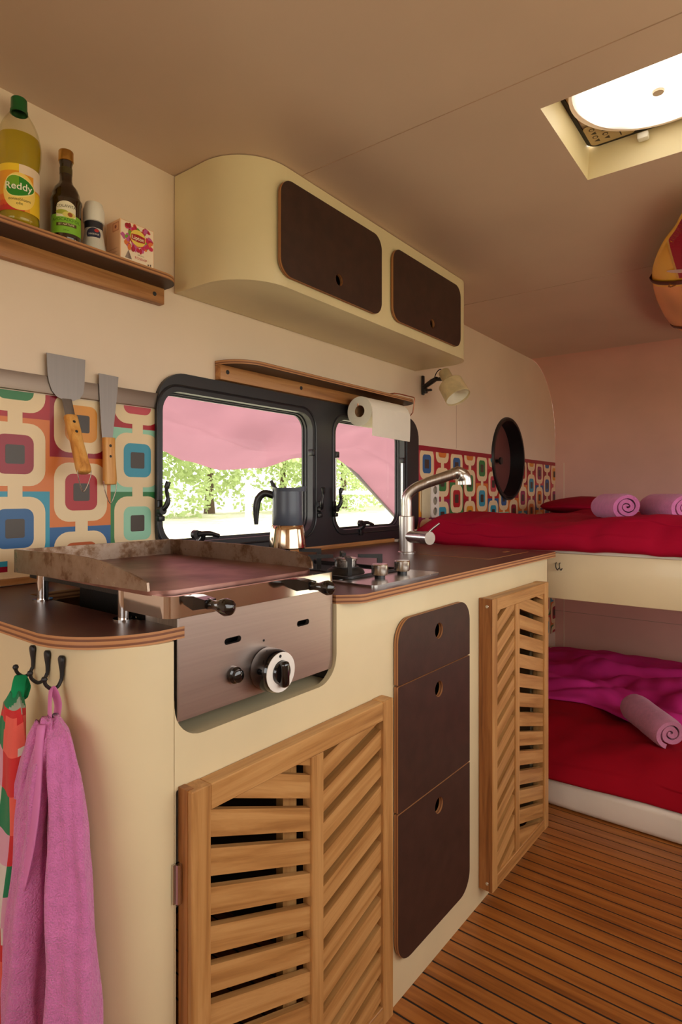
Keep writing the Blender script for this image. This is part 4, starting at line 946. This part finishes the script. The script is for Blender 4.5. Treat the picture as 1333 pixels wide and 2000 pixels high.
# ------------------------------------------------------------------ bunks
BX = 2.100
ub = thing('upper_bunk', 'cream upper bunk board across the far end', 'bunk', (3.1, -1.02, .727))
obj('front_board', box(BX, BX + .03, YR + .004, -.004, .727, .886, .004), 'cream', ub)
obj('base', box(BX + .03, XF - .004, YR + .004, -.004, .727, .745), 'cream', ub)
obj('mattress', box(BX + .012, XF - .06, YR + .02, -.02, .846, .945, .03, 4), 'mattress', ub)
t = thing('cup_hooks', 'pair of tiny black cup hooks on the bunk board', 'hook', (BX, -.648, .83))
for dy in (0, -.012): obj('hook', ptube(smoothpath([(BX + .001, -.640 + dy, .852), (BX - .010, -.640 + dy, .848), (BX - .016, -.643 + dy, .836), (BX - .010, -.646 + dy, .828), (BX - .004, -.648 + dy, .834)], 4), .0016, 6), 'iron', t)
def fold(x, y, k=1.0):
    v = noise.noise(Vector((x * 2.1, y * 2.6, 3))) * .6
    return k * (.020 * math.sin(13 * x + 8 * y + 6 * v) * (.4 + noise.noise(Vector((x * 1.3, y * 1.7, 1)))) + .020 * noise.noise(Vector((x * 3.2, y * 3.8, 7))) + .006 * noise.noise(Vector((x * 11, y * 13, 2))))
def duvet(path, y0, y1, ny, kf, yedge, drop, shear=None, crease=0):
    """cover draped front to back along a profile of (x, z, wrinkle weight)"""
    P_ = smoothpath([(p[0], p[2], p[1]) for p in path], 14); rings = []
    for p in P_:
        ring = []
        for j in range(ny + 1):
            y = y0 + (y1 - y0) * j / ny; e = min(1, max(0, (yedge - y) / .16)); e = e * e * (3 - 2 * e)
            w_ = p.y * (kf * fold(p.x, y) + crease * (abs(math.sin(17 * (p.x * .55 + y) + 2.2 * noise.noise(Vector((p.x * 2, y * 2, 5))))) - .6) * (.5 + noise.noise(Vector((p.x * 1.7, y * 2.3, 9)))))
            sx_ = shear(y) * max(0, 1 - (p.x - path[0][0]) / .9) if shear else 0
            ring.append((p.x + sx_ - .6 * w_ * (1 if p.x < path[3][0] else 0) - .010 * math.sin(y * 9 + 1) * (p.x < BX + .03), y, p.z + w_ - drop * (1 - e)))
        rings.append(ring)
    return rings
up = [(BX + .020, .900, .0), (BX - .012, .894, .5), (BX - .030, .912, 1.1), (BX - .020, .945, 1.4), (BX + .03, .983, 1.3), (BX + .12, 1.000, 1), (BX + .35, .998, 1.2), (BX + .8, .985, 1.2), (BX + 1.3, .980, 1.2), (BX + 1.8, .975, .8), (XF - .06, .960, .5), (XF - .03, .930, 0)]
rg = duvet(up, YR + .02, -.012, 200, 1.0, -.0, .075, None, .010)
dv_ = obj('duvet', loft(rg, cap=False, closed=False), 'red'); tag(dv_, 'rumpled crimson duvet spread over the upper bunk', 'duvet')
md = dv_.modifiers.new('thickness', 'SOLIDIFY'); md.thickness = .012; md.offset = -1
def pillow(name, label, c, sx_, sy_, sz_, rz, mat):
    rings = []; nu, nv = 28, 14
    bm = bmesh.new(); bmesh.ops.create_uvsphere(bm, u_segments=36, v_segments=20, radius=1)
    for v in bm.verts:
        x_, y_, z_ = v.co; q = (abs(x_) ** 3.2 + abs(y_) ** 3.2) ** (1 / 3.2) if (x_ or y_) else 0; r_ = math.hypot(x_, y_); k = r_ / q if q > 1e-6 else 1
        v.co = Vector((x_ * k * sx_, y_ * k * sy_, z_ * sz_ * (1 - .35 * (r_ ** 4)) + .006 * noise.noise(v.co * 3)))
    bmesh.ops.rotate(bm, verts=bm.verts, matrix=Matrix.Rotation(rz, 3, 'Z')); bmesh.ops.translate(bm, verts=bm.verts, vec=c)
    o = obj(name, mesh_of(bm, smooth=180), mat); tag(o, label, 'pillow'); return o
pillow('pillow', 'crimson pillow lying at the wall end of the upper bunk', (3.55, -.36, 1.02), .28, .24, .055, .1, 'red')
# lower bunk: mattress on the floor with red cover
lm = obj('floor_mattress', box(BX, XF - .15, YR + .02, -.02, .001, .098, .02, 4), 'mattress'); tag(lm, 'white covered mattress lying on the deck under the upper bunk', 'mattress')
lo = [(BX + .03, .092, .0), (BX + .004, .097, .2), (BX - .004, .110, .4), (BX + .03, .150, .8), (BX + .10, .185, 1), (BX + .22, .205, 1.1), (BX + .5, .200, 1.2), (BX + .75, .188, 1.0), (BX + .9, .165, .7), (BX + 1.0, .13, .4)]
rg = duvet(lo, YR + .03, -.02, 160, 1.1, 0.0, .03, None, .006)
dv_ = obj('blanket', loft(rg, cap=False, closed=False), 'deepred'); tag(dv_, 'deep red blanket over the front of the lower bunk', 'blanket')
md = dv_.modifiers.new('thickness', 'SOLIDIFY'); md.thickness = .012; md.offset = -1
lo2 = [(BX + .30, .212, .4), (BX + .32, .222, .8), (BX + .45, .226, 1.6), (BX + .7, .212, 1.9), (BX + 1.0, .190, 1.9), (BX + 1.3, .165, 1.6), (BX + 1.6, .14, 1.2), (XF - .2, .12, .6), (XF - .16, .105, 0)]
rg = duvet(lo2, YR + .03, -.02, 220, 1.3, 0.0, .03, lambda y: .20 * min(1, max(0, (y + 1.0) / .4)) + .02 * math.sin(y * 17), .016)
dv_ = obj('duvet', loft(rg, cap=False, closed=False), 'magenta'); tag(dv_, 'crumpled magenta duvet pushed to the back of the lower bunk', 'duvet')
md = dv_.modifiers.new('thickness', 'SOLIDIFY'); md.thickness = .010; md.offset = -1

# rolled towels
def rolled(label, c, ax, length, rad, mat, turns=2.7, squash=.9, spin=0.1):
    ax = Vector(ax).normalized(); up_ = Vector((0, 0, 1)); sd = up_.cross(ax).normalized(); up_ = ax.cross(sd)
    th_ = rad / (turns + .55) * .80; n = int(turns * 26); outer = []; inner = []; spin = spin - PI * .5 - 2 * PI * turns
    for k in range(n + 1):
        a_ = 2 * PI * turns * k / n + spin; r_ = rad * (.13 + .87 * k / n); wob = 1 + .03 * math.sin(a_ * 2.3 + 1)
        outer.append((r_ * wob * math.cos(a_), r_ * wob * squash * math.sin(a_))); rr2 = max(.002, r_ - th_); inner.append((rr2 * wob * math.cos(a_), rr2 * wob * squash * math.sin(a_)))
    sec = outer + inner[::-1]; rings = []; m = 12
    for k in range(m + 1):
        u = k / m; e = min(u, 1 - u); s_ = 1 - .10 * max(0, 1 - e / .12) ** 2
        rings.append([Vector(c) + ax * (length * (u - .5) - (.010 * (1 - math.hypot(p[0], p[1]) / rad) * (1 if u == 1 else 0))) + sd * p[0] * s_ + up_ * (p[1] * s_ + .0015 * noise.noise(Vector((p[0] * 40, p[1] * 40, u * 6)))) for p in sec])
    bm = bmesh.new(); R_ = [[bm.verts.new(p) for p in r] for r in rings]; N = len(sec)
    for a, b in zip(R_, R_[1:]):
        for k in range(N): bm.faces.new((a[k], a[(k + 1) % N], b[(k + 1) % N], b[k]))
    for r in (R_[0], R_[-1]):
        for k in range(n): bm.faces.new((r[k], r[k + 1], r[N - 2 - k], r[N - 1 - k]))
    o = obj('rolled_towel', mesh_of(bm, smooth=60), mat); tag(o, label, 'towel', 'rolled towels'); return o
rolled('rolled mauve terry towel on the upper bunk, whole in view', (2.36, -.772, 1.046), (-.86, -.51, 0), .26, .060, 'terry')
rolled('rolled mauve terry towel on the upper bunk, cut by the frame edge', (2.36, -.945, 1.046), (-.84, -.54, 0), .26, .058, 'terry', spin=-.2)
rolled('rolled rose terry towel lying on the lower bunk', (2.41, -.885, .272), (-.80, -.60, -.02), .27, .064, 'terry2', turns=2.4, spin=-.4)

# ------------------------------------------------------------------ surfboard under the ceiling
t = thing('surfboard', 'small varnished wooden surfboard strapped under the ceiling', 'surfboard', (2.6, -1.12, 1.84))
st_ = [(1.80, .004), (1.84, .045), (1.90, .075), (1.97, .100), (2.08, .150), (2.23, .198), (2.38, .230), (2.60, .257), (2.80, .270), (2.97, .276), (3.12, .270), (3.25, .245), (3.36, .190), (3.43, .11), (3.46, .01)]
rings = []
for x, w_ in [(p.x, max(.003, p.y)) for p in smoothpath([(a, b, 0) for a, b in st_], 14)]:
    th_ = .030 * min(1, (w_ / .12)) + .003; zc_ = 1.868
    rings.append([(x, -1.12 + w_ * math.copysign(abs(math.cos(q)) ** .75, math.cos(q)), zc_ + th_ * math.sin(q) * (1 if math.sin(q) < 0 else .8)) for q in [2 * PI * k / 150 for k in range(150)]])
me = loft(rings, ang=60)
rs = random.Random(2)
def boardcol(c, i):
    y = c.y + 1.12; x = c.x
    if c.z > 1.874: return (220, 160, 70)
    v = noise.noise(Vector((x * 2, y * 14, 0))); base = (240, 178, 62) if x < 2.45 else (238, 158, 88)
    return tuple(max(0, min(255, k * (1 + .22 * v))) for k in base)
paint_faces(me, boardcol)
sb = obj('board', me, 'surf', t)
pr = Print()
for k in range(5):
    a_ = 2 * PI * k / 5 + .5; cx_, cy_ = 2.29 + .046 * math.cos(a_), -1.035 + .042 * math.sin(a_)
    pr.poly([(cx_ + .042 * x * math.cos(a_) - .019 * y * math.sin(a_), cy_ + .042 * x * math.sin(a_) + .019 * y * math.cos(a_)) for x, y in circle(0, 0, 1, 16)], (222, 190, 186), .0004 * k)
pr.poly(circle(2.29, -1.035, .012, 12), (120, 40, 40), .0024)
def wid(x):
    for (a, wa), (b, wb) in zip(st_, st_[1:]):
        if x <= b: return wa + (wb - wa) * (x - a) / (b - a)
    return .01
def under(x, y):
    w_ = wid(x) + .002; c_ = min(.98, abs(y + 1.12) / w_) ** (1 / .75); return 1.868 - .0335 * math.sqrt(1 - c_ * c_)
pg_ = Print()
for i in range(44):
    xa, xb = 1.86 + .5 * i / 44, 1.86 + .5 * (i + 1) / 44
    def lims(x):
        e = wid(x) * .985; m1 = min(e, .128 + .05 * (x - 2.1)); m2 = .035 - .12 * (x - 2.05); return [(min(e, m1 + .006), m1, (226, 176, 90)), (m1, min(m1, m2 + .006), (168, 20, 50)), (min(m1, m2 + .006), min(m1, m2 - .006), (222, 200, 190)), (min(m1, m2 - .006), -.6 * wid(x), (26, 18, 22))]
    for (a0, a1, c), (b0, b1, _) in zip(lims(xa), lims(xb)):
        n_ = max(1, int(abs(a0 - a1) / .012))
        for k in range(n_):
            f0, f1 = k / n_, (k + 1) / n_
            pg_.poly([(xa, -1.12 + a0 + (a1 - a0) * f0), (xb, -1.12 + b0 + (b1 - b0) * f0), (xb, -1.12 + b0 + (b1 - b0) * f1), (xa, -1.12 + a0 + (a1 - a0) * f1)], c, 0)
obj('deck_graphic', pg_.build(lambda p: (p[0], p[1], under(p[0], p[1]) - .0004)), 'print', sb)
obj('flower_print', pr.build(lambda p: (p[0], p[1], under(p[0], p[1]) - .0010 - p[2]), .006), 'print', sb)
for x, w_ in ((2.40, .234), (3.10, .271)):
    pts = [(x, -1.12 + (w_ + .004) * math.copysign(abs(math.cos(q)) ** .75, math.cos(q)), 1.868 + .0365 * math.sin(q)) for q in [PI + PI * k / 70 for k in range(71)]]
    o = obj('strap', ptube([(x, -1.12 - w_ + .03, 1.922)] + pts + [(x, -1.12 + w_ - .03, 1.922)], .024, 10, flat=.08), 'leather', t)
obj('buckle', ptube([(2.384, -.945, 1.832), (2.40, -.940, 1.829), (2.416, -.945, 1.832), (2.40, -.960, 1.830), (2.384, -.945, 1.832)], .0022, 6), 'brass', t)

# ------------------------------------------------------------------ outside the window
GZ = -.35
def grass():
    t = NT('meadow'); v = t.coords((1, 1, 1)); n1 = t.n('ShaderNodeTexNoise'); n1.inputs['Scale'].default_value = 1.2; n1.inputs['Detail'].default_value = 8; t.l(v, n1.inputs['Vector'])
    t.l(ramp(t, n1.outputs[0], [(.3, (170, 168, 138)), (.7, (190, 185, 160))]), t.p.inputs['Base Color']); t.p.inputs['Roughness'].default_value = .9; return t.m
g_ = obj('ground', box(-60, 120, -40, 120, GZ - .2, GZ), grass()); tag(g_, 'sunlit grass field outside the window', None, kind='structure')
leafm = translucent('leaves', (188, 204, 146), .5); bark = plain('bark', (84, 66, 50), .9)
def crown(seed, R_, n):
    rnd = random.Random(seed); vs = []; fs = []
    lumps = [(Vector((rnd.gauss(0, .42), rnd.gauss(0, .42), rnd.gauss(0, .36))), rnd.uniform(.32, .6)) for _ in range(12)]
    for k in range(n):
        c, r_ = rnd.choice(lumps); d = Vector((rnd.gauss(0, 1), rnd.gauss(0, 1), rnd.gauss(0, 1))).normalized(); p = (c + d * r_ * rnd.uniform(.7, 1)) * R_
        a = Vector((rnd.gauss(0, 1), rnd.gauss(0, 1), rnd.gauss(0, 1))).normalized(); b = a.orthogonal().normalized(); s_ = .032 * R_ * rnd.uniform(.6, 1.3); i = len(vs)
        vs += [p + a * s_, p + b * s_ * .6, p - a * s_, p - b * s_ * .6]; fs.append((i, i + 1, i + 2, i + 3))
    me = bpy.data.meshes.new('crown'); me.from_pydata(vs, [], fs); me.materials.append(leafm); return me
crowns = [crown(s_, 2.4, 9000) for s_ in (1, 2, 3)]
trunkm = lathe([(.16, 0), (.12, .5), (.09, 1.8), (.05, 2.6)], (0, 0, 0), seg=12); trunkm.materials.append(bark)
labs = ['tree seen through the left part of the larger pane', 'tree seen through the middle of the larger pane', 'tree seen through the right of the larger pane', 'tree seen through the left of the smaller pane', 'tree seen through the right of the smaller pane', 'tree farthest right beyond the smaller pane', 'tree farthest left beyond the larger pane']
for k, ((x, y, s_), lab) in enumerate(zip(((21, 30, 2.5), (29, 33, 2.7), (38, 34, 2.6), (48, 35, 2.8), (58, 36, 2.7), (69, 37, 2.9), (13, 31, 2.5)), labs)):
    t = thing('tree', lab, 'tree', (x, y, GZ), group='trees across the field')
    for nm, me in (('crown', crowns[k % 3]), ('trunk', trunkm)):
        o = bpy.data.objects.new(nm, me); COL.objects.link(o); o.parent = t; o.scale = (s_,) * 3; o.rotation_euler = (0, 0, k * 1.3); o.location = (0, 0, 2.75 * s_ if nm == 'crown' else 0)
# awning
def hem(x):
    K = [(-.5, 1.52), (1.6, 1.50), (2.24, 1.36), (2.42, 1.305), (2.72, 1.255), (3.05, 1.275), (3.55, 1.373), (3.95, 1.413), (4.32, 1.27), (4.87, .917), (5.2, .70)]
    for (a, za), (b, zb) in zip(K, K[1:]):
        if x <= b: u = (x - a) / (b - a); u = u * u * (3 - 2 * u) if b < 4.2 else u; return za + (zb - za) * u
    return K[-1][1]
rings = []
for i in range(97):
    u = i / 96; ring = []
    for j in range(91):
        x = -.4 + 5.6 * j / 90; zt = 2.06; z = zt + (hem(x) - zt) * u ** 1.15 - .16 * math.sin(u * PI) * .5
        z += .085 * (abs(math.sin(u * 12.5 + .9 * math.sin(x * 1.3))) ** 1.4 - .5) * min(1, 4 * u * (1.02 - u)) + .012 * math.sin(u * 47 + x * 2.6) * math.sin(u * PI)
        ring.append((x, .12 + 1.68 * u, z))
    rings.append(ring)
o = obj('awning', loft(rings, cap=False, closed=False), 'awning'); tag(o, 'sagging pink canvas awning outside the window', 'awning')
o = obj('awning_pole', ptube([(4.20, 1.84, 1.36), (4.98, 1.82, .87), (6.35, 1.75, GZ)], .022, 10), plain('grey_pole', (96, 92, 98), .5)); tag(o, 'slanting grey awning pole outside the smaller pane', 'pole')
# white rail fence
fn = thing('rail_fence', 'low white rail fence across the field outside', 'fence', (9, 6.2, GZ))
wf = plain('white_fence_paint', (236, 234, 228), .6)
obj('rail', box(7.2, 16, 6.18, 6.22, 1.08, 1.16), wf, fn)
for x in (7.2, 9.4, 11.6, 13.8, 16): obj('post', box(x - .05, x + .05, 6.17, 6.23, GZ, 1.25 if x > 7 else .7), wf, fn)

for o in bpy.data.objects:
    if '_b' in o: del o['_b']
